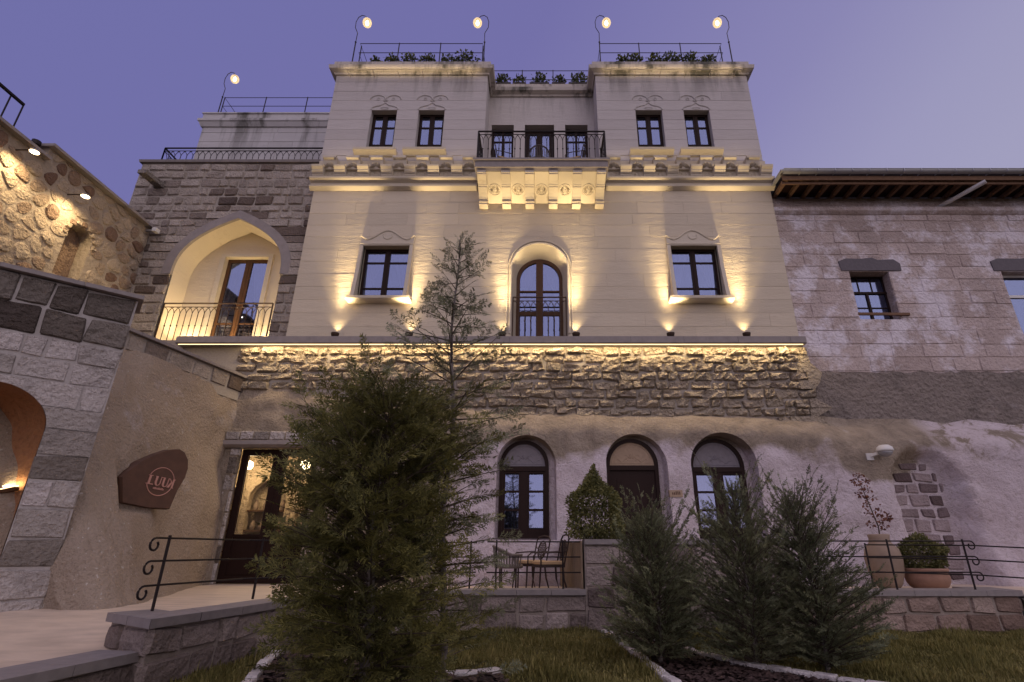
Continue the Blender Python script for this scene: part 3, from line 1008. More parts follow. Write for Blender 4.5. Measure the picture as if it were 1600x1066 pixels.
# upper windows, lintels, sills and carved hoods
for side in ('l', 'r'):
    w, ops, xa, xb = up[side]
    for o in ops:
        wd = window_rect(main, F13, o.a, o.b, o.v0, o.v1, -0.20, rows=(0.33, 0.76), fw=0.09, mw=0.15, curtains=False)
        sill = MB().profile(F13, [(0, 12.66), (0, 12.48), (0.05, 12.48), (0.24, 12.58), (0.25, 12.66)], o.a - 0.30, o.b + 0.18)
        sill.build('sill', M['trim'], wd)
        c = o.c
        h = MB()
        v = o.v1
        def wav(p): return F13(c + p[0], v + p[1], 0.004)
        h.tube([wav(p) for p in ((-.44, .02), (-.40, .10), (-.28, .16), (-.14, .19), (0, .30), (.14, .19), (.28, .16), (.40, .10), (.44, .02))], 0.022, 6)
        for s in (-1, 1):
            pts = [(0.0, .36)]
            for k in range(13):
                a = math.pi * 1.18 - k / 12 * math.pi * 1.2
                pts.append((.255 + .235 * math.cos(a), .46 + .155 * math.sin(a)))
            h.tube([wav((s * p[0], p[1])) for p in pts], 0.020, 6)
            h.tube([wav((s * (.24 + .055 * math.cos(a)), .46 + .045 * math.sin(a))) for a in [k * math.pi / 5 for k in range(10)]], 0.012, 4, closed=True)
        h.tube([wav((.13 * math.cos(a), .07 + .035 * math.sin(a))) for a in [k * math.pi / 6 for k in range(12)]], 0.010, 4, closed=True)
        h.build('carved_hood', M['upper'], wd)
for k, o in enumerate(rec_ops):
    wd = window_rect(main, F139, o.a, o.b, o.v0, o.v1, -0.24, rows=(0.17,) if k != 1 else (0.62,), fw=0.08 if k != 1 else 0.17, mw=0.07 if k != 1 else 0.20, curtains=False, name='window' if k != 1 else 'balcony_door')

# carved belt: lower mouldings, then shells and stepped consoles in turn
for a, b in ((FX0, -1.90), (1.93, FX1)):
    bm_ = MB().profile(F13, [(0, 11.22), (.03, 11.23), (.14, 11.29), (.15, 11.33), (.06, 11.37), (.06, 11.46), (.19, 11.53), (.21, 11.57), (.21, 11.60), (.03, 11.615), (0, 11.61)], a - (0.10 if a < 0 else 0), b + (0.10 if b > 5 else 0)).build('belt_moulding', M['trim'], main)
    MB().profile(F13, [(0, 11.61), (0.035, 11.61), (0.035, 11.93), (0, 11.94)], a + .01, b - .01).build('frieze', M['trim'], main)
shell0 = cons0 = med0 = None
for a, n in ((-6.36, 7), (2.20, 7)):
    for k in range(n):
        u = a + k * 0.70
        if u > 6.75: continue
        if shell0 is None:
            s = MB()
            s.profile(F13, [(0, 11.92), (.12, 11.92), (.20, 12.20), (.27, 12.24), (.27, 12.31), (0, 12.31)], u - .20, u + .20)
            for q in range(9):
                an = math.pi * (q + .5) / 9
                ca, sa = math.cos(an), math.sin(an)
                r0, r1, wv = .05, .165, .024
                V = [F13(u + ca * r0 - sa * .008 * e, 11.955 + sa * r0 + ca * .008 * e, .13 + sa * r0 * .28) for e in (-1, 1)]
                V += [F13(u + ca * r1 - sa * wv * e, 11.955 + sa * r1 + ca * wv * e, .13 + sa * r1 * .28) for e in (1, -1)]
                V += [F13(u + ca * .06, 11.955 + sa * .06, .168 + sa * .017), F13(u + ca * .155, 11.955 + sa * .155, .19 + sa * .043)]
                s.add(V, [(0, 1, 4), (1, 2, 5, 4), (2, 3, 5), (3, 0, 4, 5)])
            shell0 = s.build('shell_block', M['trim'], main); u0 = u
            c = MB()
            for v0_, v1_, n_ in ((11.615, 11.715, .16), (11.72, 11.825, .24), (11.83, 11.95, .32)):
                c.profile(F13, [(0, v0_), (n_ - .07, v0_), (n_ - .01, v0_ + .065), (n_, v1_), (0, v1_)], u + .35 - .165, u + .35 + .165)
            c.profile(F13, [(0, 11.952), (.22, 11.952), (.26, 11.985), (0, 11.985)], u + .35 - .18, u + .35 + .18)
            cons0 = c.build('console_block', M['trim'], main)
            med0 = rosette_mb(F13, u, 11.765, 0.036, 0.115, 8, True).build('medallion', M['trim'], main)
        else:
            for src in (shell0, cons0, med0):
                if src is cons0 and k == n - 1 and a < 0: continue
                c = src.copy(); COL.objects.link(c); c.parent = main; c.location = (u - u0, 0, 0)
c = cons0.copy(); COL.objects.link(c); c.parent = main; c.location = (-0.66, 0, 0)


# light strips on the shell blocks, and added strips that brighten the cornice
for a, b in ((FX0 + .2, -1.95), (1.98, FX1 - .2)):
    MB().fbox(F13, a, b, 12.3105, 12.320, .245, .266).build('light_channel', M['trim'], main)
    ch = MB().fbox(F13, a + .1, b - .1, 15.776, 15.794, .288, .312)  # made-up channel and brackets to hold the added cornice strip
    for k in range(6):
        uu = a + .3 + (b - a - .6) * k / 5
        ch.fbox(F13, uu - .01, uu + .01, 15.778, 15.790, .0, .289)
    ch.build('light_channel', M['trim'], main)
    strip('sill_light', F13(a, 12.325, .255), F13(b, 12.325, .255), .03, (0, -.2, 1), 4.5, WARM, main)
    strip('added_cornice_light', F13(a + .1, 15.80, .30), F13(b - .1, 15.80, .30), .03, (0, .45, 1), 7, WARM, main)

# balcony
BX0, BX1 = -1.86, 1.90
bal = MB()
bal.sweep([(-.95, 11.20), (-.08, 11.20), (-.04, 11.26), (0, 11.28), (0, 11.46), (.05, 11.50), (.05, 11.56), (-.95, 11.56)], [(BX0, 13.0), (BX0, 12.0), (BX1, 12.0), (BX1, 13.0)])
bal.box(BX0 + .3, BX1 - .3, 12.3, 13.95, 11.22, 11.555)
balcony = bal.build('balcony', M['ledge'], main)
sof = MB().add([(BX0 + .08, 12.10, 11.19), (BX1 - .08, 12.10, 11.19), (BX1 - .08, 12.99, 10.76), (BX0 + .08, 12.99, 10.76), (BX0 + .08, 12.99, 11.19), (BX1 - .08, 12.99, 11.19)],
               [(0, 1, 2, 3), (0, 3, 4), (1, 5, 2)]).build('soffit_panel', M['trim'], balcony)
corb0 = None
for k in range(6):
    u = BX0 + .19 + k * (BX1 - BX0 - .38) / 5
    if corb0 is None:
        pr = [(1.0 - 0.02, 11.19)]
        prof_c = [(0.0, 11.19), (0.95, 11.19), (0.95, 11.13), (0.92, 11.12), (0.92, 11.09), (0.86, 11.07), (0.72, 11.03), (0.62, 10.985), (0.60, 10.955), (0.57, 10.95), (0.56, 10.915), (0.52, 10.91), (0.40, 10.86), (0.30, 10.79), (0.24, 10.70), (0.26, 10.675), (0.26, 10.65), (0.22, 10.64), (0.22, 10.59), (0.0, 10.57)]
        corb0 = MB().profile(F13, prof_c, u - .125, u + .125).build('corbel', M['trim'], balcony); cu = u
    else:
        c = corb0.copy(); COL.objects.link(c); c.parent = balcony; c.location = (u - cu, 0, 0)


class Incl:
    """the sloping soffit as a frame: v runs up the slope"""
    def __call__(s, u, v, n=0.0):
        L = math.hypot(.89, .43)
        t = v / L
        return (u, 12.99 - .89 * t - n * .43 / L, 10.76 + .43 * t - n * .89 / L)


ros0 = None
for k in range(5):
    u = BX0 + .19 + (k + .5) * (BX1 - BX0 - .38) / 5
    if ros0 is None:
        r_ = rosette_mb(Incl(), u, 0.44, 0.002, 0.17, 16, True)
        ros0 = r_.build('rosette', M['trim'], balcony); ru = u
    else:
        c = ros0.copy(); COL.objects.link(c); c.parent = balcony; c.location = (u - ru, 0, 0)
gothic_railing(balcony, Fr(0, 12.08), BX0 + .04, BX1 - .04, 11.56, 12.62, 0, 0.155)
gothic_railing(balcony, Fr(BX0 + .05, 12.10, 0, 1), 0.04, 0.86, 11.56, 12.62, 0, 0.155)
gothic_railing(balcony, Fr(BX1 - .05, 12.10, 0, 1), 0.04, 0.86, 11.56, 12.62, 0, 0.155)

# middle-storey windows with carved surrounds
for o in (win_l, win_r):
    wd = window_rect(main, F13, o.a, o.b, o.v0, o.v1, -0.16, rows=(0.26, 0.74), fw=0.075, mw=0.15)
    s = MB()
    for e, sg in ((o.a, -1), (o.b, 1)):
        lo, hi = min(e, e + sg * .10), max(e, e + sg * .10)
        s.profile(F13, [(-.1, o.v0 + .001), (.27, o.v0 + .001), (.22, o.v0 + .25), (.12, o.v0 + 1.0), (.075, o.v1), (-.1, o.v1)], lo, hi)
    top = []
    for k in range(25):
        t = k / 24 * 2 - 1
        y = 0.34 + 0.15 * math.cos(t * math.pi * 1.28) if abs(t) < .78 else 0.34 + 0.15 * math.cos(.78 * math.pi * 1.28) + (abs(t) - .78) * .62
        top.append((o.c + t * (o.w + .10), o.v1 + y))
    s.prism(F13, [[(o.a - .10, o.v1 + .001), (o.b + .10, o.v1 + .001)] + list(reversed(top))], -.01, .06)
    s.tube([F13(u, v, .065) for u, v in top], .024, 5)
    s.tube([F13(o.a - .10, o.v1 + .05, .06), F13(o.b + .10, o.v1 + .05, .06)], .02, 5)
    s.tube([F13(o.c + .12 * math.cos(a), o.v1 + .32 + .11 * math.sin(a), .06) for a in [math.pi * .9 + k * math.pi * 1.2 / 10 for k in range(11)]], .02, 5)
    s.build('carved_surround', M['trim'], wd)
    MB().profile(F13, [(-.16, o.v0 - .10), (.22, o.v0 - .10), (.30, o.v0 - .07), (.31, o.v0), (-.16, o.v0)], o.a - .20, o.b + .20).build('sill', M['trim'], wd)

# arched balcony door
do = Open(-0.69, 0.62, 6.44, 9.08, 0.655)
dr = MB()
dr.prism(F13, [do.loop(0.0, 14), [(u, v) for u, v in Open(-0.69 + .10, 0.62 - .10, 6.52, 8.97, 0.555).loop(0.0, 14)]], -.42, -.34)
dr.fbox(F13, do.c - .10, do.c + .10, 6.50, 9.0, -.41, -.325)
for v0_, v1_ in ((7.30, 7.42), (8.02, 8.07)):
    dr.fbox(F13, do.a + .09, do.c - .095, v0_, v1_, -.405, -.35); dr.fbox(F13, do.c + .095, do.b - .09, v0_, v1_, -.405, -.35)
dd = dr.build('arched_door', M['brown_wood'], main)
gin = Open(-0.69 + .10, 0.62 - .10, 6.52, 8.97, 0.555)
for v0_, v1_ in ((6.52, 7.30), (7.42, 8.02), (8.07, 8.97)):
    for sg in (-1, 1):
        e = do.c + sg * .10
        if v1_ < 8.4:
            MB().fbox(F13, min(e, gin.b if sg > 0 else gin.a), max(e, gin.b if sg > 0 else gin.a), v0_, v1_, -.388, -.382).build('pane', M['glass'], dd)
        else:
            pl = [(e, v0_)]
            for i in range(13):
                v = v0_ + (v1_ - v0_) * (i / 12) ** .7
                sp = gin.span(min(v, v1_ - .001))
                x = sp[1] if sg > 0 else sp[0]
                if (x - e) * sg > 0.003: pl.append((x, v))
            pl.append((e, 8.95))
            MB().prism(F13, [pl], -.388, -.382).build('pane', M['glass'], dd)
room_box(F13, dd, -.8, .75, 6.44, 9.1, -.421, -1.0)
curtain_part(F13, dd, -.6, -.02, 7.75, 8.95, -.46, 'l', 4)
curtain_part(F13, dd, -.03, .55, 7.75, 8.95, -.46, 'r', 4)
rv = MB()
lo_, li_ = door_m.loop(0.0, 14), do.loop(0.0, 14)
m_ = len(lo_)
rv.add([F13(u, max(v, 6.45), 0.0) for u, v in lo_] + [F13(u, max(v, 6.45), -.34) for u, v in li_], [(i, i + 1, m_ + i + 1, m_ + i) for i in range(1, m_ - 1)] + [(m_ - 1, 0, m_, 2 * m_ - 1)])
rv.build('splayed_reveal', M['trim'], dd, True)
for g_, r_ in ((0.035, .034), (0.12, .022)):
    lp = door_m.loop(g_, 18)
    MB().tube([F13(lp[1][0], 6.62, .012)] + [F13(u, v, .012) for u, v in lp[2:]] + [F13(lp[0][0], 6.62, .012)], r_, 6).build('rope_moulding', M['trim'], dd)
gothic_railing(dd, Fr(0, 13.06), -.76, .69, 6.46, 7.72, 0, .165, mat='rust_iron')

# projecting ledge over the lower storey, in slabs
x = -9.45
while x < 6.85:
    w_ = min(rngm.uniform(1.3, 1.9), 6.88 - x)
    MB().profile(F13, [(-.25, 6.22), (.27, 6.22), (.30, 6.25), (.30, 6.42), (-.25, 6.44)], x, x + w_ - .006).build('ledge_slab', M['ledge'], main)
    x += w_
MB().box(-9.4, 6.8, 12.752, 12.768, 6.211, 6.219).build('light_strip', M['led'], main)
for k in range(5):
    a = -7.7 + k * 2.9
    strip('ledge_light', (a, 12.76, 6.205), (a + 2.9, 12.76, 6.205), .03, (0, 0.42, -1), 30, WARM, main)

# rock-faced band under the ledge
F_b = Fr(0, 12.98)
band = MB().prism(F_b, [[(-9.4, 3.9), (7.0, 3.9), (7.0, 6.22), (-9.4, 6.22)]], -.3, -.02).build('rough_band', M['mortar'], main)
_re = [random.Random(k).uniform(6.85, 7.35) for k in range(40)]
course_wall(F_b, [.25, .23, .24, .23, .24, .23, .25, .22, .22], 4.10, -7.9, lambda v: _re[int((v - 4.1) / .235)], [], (.24, .60), .012, .060, .034, .046, 'rock_faced_stone', M['rough'], band, random.Random(5),
            jit=.046, bev=.034, nx=4, ny=3, round_=.038, skip=lambda u, v: v < 4.25 - .055 * (u - 2) + (0.35 if u < -3 else 0))

# cup uplights on the ledge
for k, (x, lab) in enumerate(((-5.42, 'leftmost small round uplight on the stone ledge'), (-3.47, 'small uplight on the ledge behind the conifer top, below the window'), (-1.02, 'small uplight on the ledge just left of the arched door'),
                              (0.93, 'small uplight on the ledge just right of the arched door'), (3.42, 'small uplight on the ledge below the left corner of the right window'), (5.42, 'rightmost small round uplight on the stone ledge'))):
    t = thing('uplight', (x, 12.86, 6.44), lab, 'uplight', 'facade uplights on the ledge')
    MB().lathe([(.02, 0), (.055, .01), (.09, .05), (.105, .11), (.105, .13), (.08, .125)], (x, 12.86, 6.44), 16).build('cup', M['rust_iron'], t, True)
    MB().lathe([(.07, .117), (.07, .122)], (x, 12.86, 6.44), 14).build('lens', M['lens'], t)
    spot('near_glow', (x, 12.90, 6.60), (x, 12.95, 8.0), 24, 88, 1.0, WARM, .03, t)
    spot('wall_beam', (x, 12.74, 6.58), (x, 13.0, 9.2), 1000, 25, 1.0, WARM, .08, t)
    spot('cornice_beam', (x, 12.74, 6.58), (x, 12.16, 10.4), 640, 64, 1.0, WARM, .08, t)

# ================================================================== ROUGH STONE TOWER
tw = thing('stone_tower', (-9.5, 13.6, 5.0), 'dark rough stone house with a lit pointed-arch balcony alcove', 'building')
F_t = Fr(0, 13.2)
arch_t = Open(-10.48, -7.39, 6.40, 10.38, 1.86, True)
TW = MB().prism(F_t, [[(-12.36, 4.6), (-6.74, 4.6), (-6.74, 12.42), (-12.36, 12.42)], arch_t.loop(.04)], -.4, -.02).build('wall', M['mortar'], tw)
rt = random.Random(21)
hs = []
while sum(hs) < 6.1: hs.append(rt.uniform(.24, .33))
hs.append(6.52 - sum(hs))
arch_o = Open(-10.48 - .24, -7.39 + .24, 8.53, 10.38 + .25, 2.10, True)


class TwoStep(Open):
    """plain jambs below the springing, a wider ring above it"""
    def span(s, v):
        if v > 8.53: return arch_o.span(v)
        return (-10.48, -7.39) if v >= s.v0 else None


arch_all = TwoStep(-10.48 - .24, -7.39 + .24, 6.40, 10.63, 2.10, True)
course_wall(F_t, hs, 5.88, -12.34, -6.78, [arch_all], (.24, .62), .030, .022, .016, .014, 'stone', M['tower'], TW, rt, jit=.026, bev=.035, nx=3, ny=2, round_=.02)
out_ = arch_t.loop(.27, 16)[2:]; in_ = arch_t.loop(0.0, 16)[2:]
MB().prism(F_t, [out_ + list(reversed(in_))], -.06, .035).build('arch_band', M['ledge'], tw)
al = MB()
lp = arch_t.loop(0.0, 20); m_ = len(lp)
al.add([F_t(u, v, -.062) for u, v in lp] + [F_t(u, v, -.76) for u, v in lp], [(i, (i + 1) % m_, m_ + (i + 1) % m_, m_ + i) for i in range(m_)])
dro = Open(-9.53, -8.22, 6.44, 9.50)
al.prism(F_t, [arch_t.loop(.02, 20), dro.loop()], -1.0, -.76)
alc = al.build('alcove_lining', M['facade'], tw)
MB().fbox(F_t, -10.6, -7.2, 6.20, 6.44, -.9, .16).build('balcony_slab', M['ledge'], tw)
wd = window_rect(tw, Fr(0, 13.96), -9.53, -8.22, 6.46, 9.50, -.12, mat='brown_wood', rows=(.70,), fw=.10, mw=.19, name='glazed_door', curtains=True)
t_ = MB()
for a, b, c_, d_ in ((-9.68, -9.53, 6.44, 9.60), (-8.22, -8.09, 6.44, 9.60), (-9.53, -8.22, 9.50, 9.60)):
    t_.fbox(F_t, a, b, c_, d_, -.76, -.70)
t_.build('door_surround', M['trim'], wd)
gothic_railing(tw, F_t, -10.44, -7.43, 6.45, 7.62, -.04, .17, mat='rust_iron')
for x in (-10.05, -7.72):
    MB().lathe([(.05, 0), (.06, .03)], (x, 13.72, 6.44), 12).build('floor_light', M['lens'], tw)
    spot('alcove_light', (x, 13.74, 6.5), (x + (.12 if x < -9 else -.1), 13.84, 8.2), 110, 125, .9, WARM, .04, tw)
MB().lathe([(.05, 0), (.06, .03)], (-9.0, 13.45, 6.44), 12).build('floor_light', M['lens'], tw)  # added third lens and point lamp, to fill the alcove with light
point('added_alcove_fill', (-9.0, 13.45, 6.60), 105, WARM, .08, tw)
MB().sweep([(0, 12.42), (.06, 12.42), (.08, 12.50), (-.3, 12.50), (-.3, 12.42)], [(-12.36, 18), (-12.36, 13.2), (-6.76, 13.2)]).build('coping', M['cap'], tw)
MB().box(-12.36, -11.96, 13.6, 18, 4.6, 12.42).build('side_wall', M['tower'], tw)
MB().box(-12.0, -6.8, 13.3, 18, 12.3, 12.42).build('terrace_deck', M['roof'], tw)
wsp = MB().fbox(F_t, -11.75, -11.45, 11.48, 11.72, -.1, .06)
wsp.add([F_t(-11.72, 11.50, .05), F_t(-11.48, 11.50, .05), F_t(-11.48, 11.44, .75), F_t(-11.72, 11.44, .75), F_t(-11.72, 11.66, .05), F_t(-11.48, 11.66, .05), F_t(-11.48, 11.56, .75), F_t(-11.72, 11.56, .75)],
        [(0, 1, 2, 3), (0, 4, 7, 3), (1, 5, 6, 2), (2, 6, 7, 3)])
wsp.build('water_spout', M['basalt'], tw)
tr = thing('terrace_railing', (-12.0, 13.35, 12.5), 'iron railing with arched balusters on top of the dark stone house', 'railing')
gothic_railing(tr, Fr(0, 13.42), -12.0, -6.85, 12.50, 13.20, 0, .19, bottom=False)
gothic_railing(tr, Fr(-12.0, 13.42, 0, 1), 0, 1.2, 12.50, 13.20, 0, .19, bottom=False)

# set-back upper house
sb = thing('setback_house', (-9.6, 16, 12.4), 'pale streaked upper house set back behind the roof terrace railing', 'building')
F_s = Fr(0, 15.5)
SW = MB().box(-12.72, -6.5, 15.52, 20, 12.4, 16.35).build('wall', M['setback'], sb)
course_wall(F_s, [.42] * 9, 12.42, -12.72, -6.6, [], (.9, 1.9), .003, .0, .0015, .001, 'ashlar_block', M['setback'], SW, rngm, bev=.008, nx=2, ny=2)
MB().sweep([(0, 16.02), (.05, 16.04), (.12, 16.20), (.16, 16.24), (.16, 16.34), (.06, 16.36), (.06, 16.62), (.10, 16.63), (.10, 16.68), (-.3, 16.68), (-.3, 16.02)], [(-12.72, 20), (-12.72, 15.5), (-6.5, 15.5)]).build('cornice', M['setback'], sb)
MB().fbox(F_s, -9.3, -8.2, 13.2, 13.30, 0, .25).build('shelf_ledge', M['cap'], sb)

# ================================================================== ROOF FITTINGS
bar_railing('roof_railing', [(-6.15, 14.2), (-6.15, 13.0), (-1.98, 13.0), (-1.98, 14.2)], [16.36] * 4, (.06, .52, .95), (0, .165, .385, .6, .835, 1), 'thin iron railing on the roof of the left tower', r=.018)
bar_railing('roof_railing', [(2.02, 14.2), (2.02, 13.0), (6.15, 13.0), (6.15, 14.2)], [16.36] * 4, (.06, .52, .95), (0, .165, .385, .6, .835, 1), 'thin iron railing on the roof of the right tower', r=.018)
bar_railing('roof_railing', [(-1.7, 14.1), (1.75, 14.1)], [16.36] * 2, (.06, .52, .95), (.0, .3, .62, 1), 'thin iron railing between the two towers', r=.018)
bar_railing('roof_railing', [(-12.3, 17), (-12.3, 15.62), (-6.7, 15.62)], [16.68] * 3, (.10, .52, .95), (0, .197, .43, .66, .9), 'thin iron railing on the set-back upper house', r=.018)
globe_lamp((-6.32, 13.0, 16.36), 1, 'lit globe lamp at the outer corner of the left tower roof')
globe_lamp((-1.92, 13.0, 16.36), -1, 'lit globe lamp at the inner corner of the left tower roof')
globe_lamp((2.00, 13.0, 16.36), 1, 'lit globe lamp at the inner corner of the right tower roof')
globe_lamp((6.42, 13.0, 16.36), -1, 'lit globe lamp at the outer corner of the right tower roof')
globe_lamp((-12.42, 15.65, 16.68), 1, 'lit globe lamp above the set-back house, lowest of the roof lamps')
nrng = np.random.default_rng(3)
roof_sh = [(-5.55, 13.3, .20, 'tiny shrub at the outer end of the left tower roof'), (-5.02, 13.3, .30, 'second small shrub along the left tower roof'), (-4.42, 13.3, .34, 'third small shrub along the left tower roof'), (-3.80, 13.3, .32, 'low rounded shrub in the middle of the left tower roof'),
           (-3.10, 13.3, .30, 'small shrub just left of the big bush on the left tower roof'), (-2.55, 13.35, .52, 'largest bushy shrub, on the left tower roof near its inner lamp'),
           (2.75, 13.3, .22, 'tiny shrub at the inner end of the right tower roof'), (3.15, 13.3, .34, 'spiky small shrub along the right tower roof'), (3.85, 13.3, .34, 'low bushy shrub in the middle of the right tower roof'), (4.40, 13.3, .42, 'taller shrub in the middle of the right tower roof'),
           (5.05, 13.3, .38, 'bushy shrub beyond the middle of the right tower roof'), (5.65, 13.3, .32, 'low spreading shrub at the outer end of the right tower roof'),
           (-1.35, 14.05, .34, 'shrub left of centre between the towers'), (-.75, 14.05, .26, 'low shrub between the towers, second from the left'), (-.05, 14.05, .38, 'shrub in the middle between the towers'),
           (.62, 14.05, .26, 'low shrub between the towers, second from the right'), (1.35, 14.05, .42, 'shrub right of centre between the towers'), (-7.35, 15.75, .42, 'bushy shrub on the roof of the set-back house'), (-7.0, 15.75, .34, 'small shrub beside the bush on the set-back house roof')]
for x, y, s, lab in roof_sh:
    z = 16.68 if y > 15 else 16.36
    t = thing('roof_shrub', (x, y, z), lab, 'shrub', 'shrubs in troughs along the roof')
    y -= .22 if y < 13.5 else (.14 if y < 15 else .1); z += .02
    MB().box(x - s * .9, x + s * .9, y - .12, y + .12, z - .02, z + .05).build('trough', M['planter'], t)
    V, F = leaf_cloud(nrng, int(520 * s + 60), (x, y, z + .08 + s * .45), (s * .78, .20, s * .70), .10, .1)
    np_mesh('foliage', V, F, M['roofplant'], t)

# ================================================================== NEIGHBOUR HOUSE (right)
nb = thing('neighbour_house', (10, 13.6, 4.2), 'weathered house with flaking pinkish stone wall under an open-raftered eave', 'building')
F_n = Fr(0, 13.2)
wn1 = Open(8.74, 9.86, 7.12, 8.60)
wn2 = Open(13.05, 14.6, 6.4, 8.60)
NW = MB().prism(F_n, [[(6.88, 5.5), (16.5, 5.5), (16.5, 11.1), (6.88, 11.1)], wn1.loop(), wn2.loop()], -.5, -.012).build('wall', M['neigh'], nb)
course_wall(F_n, [.40, .37, .40, .38, .42, .38, .40, .38, .40, .38, .40, .36, .36], 5.62, 6.90, 16.4, [wn1, wn2], (.55, 1.15), .010, .004, .007, .006, 'stone', M['neigh'], NW, random.Random(8), jit=.018, bev=.018, nx=3, ny=2, round_=.01)
pl_ = MB()
pl_.prism(F_n, [[(6.86, 3.9), (16.5, 3.9)] + [(16.5 - k * .16, 5.60 + .07 * nz(k * .31, 2.0, 0) + .05 * nz(k * 1.1, 7, 1)) for k in range(61)] + [(6.86, 5.6)]], -.5, .03)
pl_.build('plinth', M['plinth'], nb)
MB().profile(F_n, [(0, 10.50), (.05, 10.52), (.13, 10.58), (.14, 10.70), (.04, 10.73), (0, 10.73)], 6.90, 16.4).build('string_course', M['neigh'], nb)
for a, b, z in ((8.52, 10.22, 8.62), (12.85, 14.9, 8.62)):
    MB().prism(F_n, [[(a, z), (b, z), (b + .01, z + .22), (b - .15, z + .36), (b - .6, z + .34), ((a + b) / 2 + .1, z + .42), ((a + b) / 2 - .2, z + .38), (a + .2, z + .39), (a - .02, z + .30)]], -.03, .035).build('lintel', M['lintel'], nb)
w1 = MB()
o = wn1
n_ = -.30
for a, b, c_, d_ in ((o.a, o.b, o.v1 - .05, o.v1), (o.a, o.b, o.v0, o.v0 + .05), (o.a, o.a + .05, o.v0, o.v1), (o.b - .05, o.b, o.v0, o.v1)):
    w1.fbox(F_n, a, b, c_, d_, n_ - .05, n_)
for k in (1, 2): w1.fbox(F_n, o.a + o.w * 2 * k / 3 - .012, o.a + o.w * 2 * k / 3 + .012, o.v1 - .52, o.v1 - .05, n_ - .04, n_ - .01)
w1.fbox(F_n, o.a, o.b, o.v1 - .56, o.v1 - .50, n_ - .05, n_ + .02)
w1.fbox(F_n, o.c - .03, o.c + .03, o.v0, o.v1 - .56, n_ - .05, n_ + .01)
w1.fbox(F_n, o.a + .05, o.b - .05, o.v0 + .47, o.v0 + .50, n_ - .04, n_ - .005)
w1o = w1.build('window', M['dark_wood'], nb)
for k in range(3): MB().fbox(F_n, o.a + .04 + k * .35, o.a + .37 + k * .35, o.v1 - .50, o.v1 - .05, n_ - .035, n_ - .03).build('pane', M['glass'], w1o)
for k in range(2):
    for v_ in (0, 1): MB().fbox(F_n, o.a + .05 + k * .54, o.a + .53 + k * .54, o.v0 + .05 + v_ * .45, o.v0 + .47 + v_ * .45, n_ - .035, n_ - .03).build('pane', M['glass'], w1o)
curtain_part(F_n, w1o, o.a, o.b, o.v0, o.v1, n_ - .12, None, 8)
room_box(F_n, w1o, o.a, o.b, o.v0, o.v1, n_ - .06, n_ - .5)
MB().bar(F_n(o.a - .02, o.v0 + .17, -.02), F_n(o.b + .22, o.v0 + .13, .05), .06, .07).build('timber_bar', M['old_wood'], w1o)
w2 = MB(); o = wn2
for a, b, c_, d_ in ((o.a, o.b, o.v1 - .07, o.v1), (o.a, o.a + .07, o.v0, o.v1), (o.a, o.b, o.v1 - .72, o.v1 - .64), (o.a + .70, o.a + .78, o.v0, o.v1 - .72)):
    w2.fbox(F_n, a, b, c_, d_, -.30, -.22)
w2o = w2.build('window', M['white_plastic'], nb)
w2o['label'] = 'white plastic framed window'
MB().fbox(F_n, o.a + .07, o.b, o.v0, o.v1 - .72, -.27, -.262).build('pane', M['glass'], w2o)
MB().fbox(F_n, o.a + .07, o.b, o.v1 - .64, o.v1 - .07, -.27, -.262).build('pane', M['glass'], w2o)
room_box(F_n, w2o, o.a, o.b, o.v0, o.v1, -.31, -.9)
# eave: rafters, boards, gutter, roof
raf0 = None
for k in range(22):
    x = 7.05 + k * .43
    if raf0 is None:
        raf0 = MB().add([(x - .045, 13.3, 11.12), (x + .045, 13.3, 11.12), (x + .045, 12.38, 11.10), (x - .045, 12.38, 11.10), (x - .045, 13.3, 11.27), (x + .045, 13.3, 11.27), (x + .045, 12.38, 11.20), (x - .045, 12.38, 11.20)],
                        [(0, 1, 2, 3), (4, 7, 6, 5), (0, 3, 7, 4), (1, 5, 6, 2), (2, 6, 7, 3)]).build('rafter', M['old_wood'], nb)
    else:
        c = raf0.copy(); COL.objects.link(c); c.parent = nb; c.location = (k * .43, rt.uniform(-.02, .02), rt.uniform(-.015, .015)); c.rotation_euler = (0, 0, rt.uniform(-.01, .01))
MB().box(6.92, 16.5, 12.42, 12.47, 11.02, 11.13).build('eave_board', M['old_wood'], nb)
MB().box(6.92, 16.5, 12.34, 12.37, 11.10, 11.24).build('fascia_board', M['old_wood'], nb)
rf = MB().add([(6.90, 12.30, 11.27), (16.6, 12.30, 11.27), (16.6, 17, 12.9), (6.90, 17, 12.9), (6.90, 12.30, 11.31), (16.6, 12.30, 11.31), (16.6, 17, 12.95), (6.90, 17, 12.95)],
              [(0, 1, 2, 3), (4, 7, 6, 5), (0, 4, 5, 1), (0, 3, 7, 4)]).build('roof', M['roof'], nb)
MB().add([(6.98, 13.3, 11.22), (16.5, 13.3, 11.22), (16.5, 12.38, 11.225), (6.98, 12.38, 11.225)], [(0, 1, 2, 3)]).build('soffit_board', M['dark_wood'], nb)
gs = None
for k in range(20):
    x = 6.92 + k * .49
    if gs is None:
        b = MB(); pr = []
        for q in range(9):
            a = math.pi * q / 8
            pr.append((12.26 - .09 * math.cos(a), 11.36 - .10 * math.sin(a)))
        V = [(xx, y, z) for xx in (x, x + .485) for y, z in pr]
        b.add(V, [(q, q + 1, 10 + q, 9 + q) for q in range(8)])
        b.tube([(x, 12.17, 11.36), (x + .485, 12.17, 11.36)], .014, 6)
        b.box(x + .475, x + .493, 12.155, 12.36, 11.25, 11.37)
        gs = b.build('gutter_length', M['zinc'], nb, True)
    else:
        c = gs.copy(); COL.objects.link(c); c.parent = nb; c.location = (k * .49, 0, 0)
MB().bar((6.90, 12.2, 11.34), (6.88, 13.2, 11.30), .10, .05).build('verge_board', M['zinc'], nb)
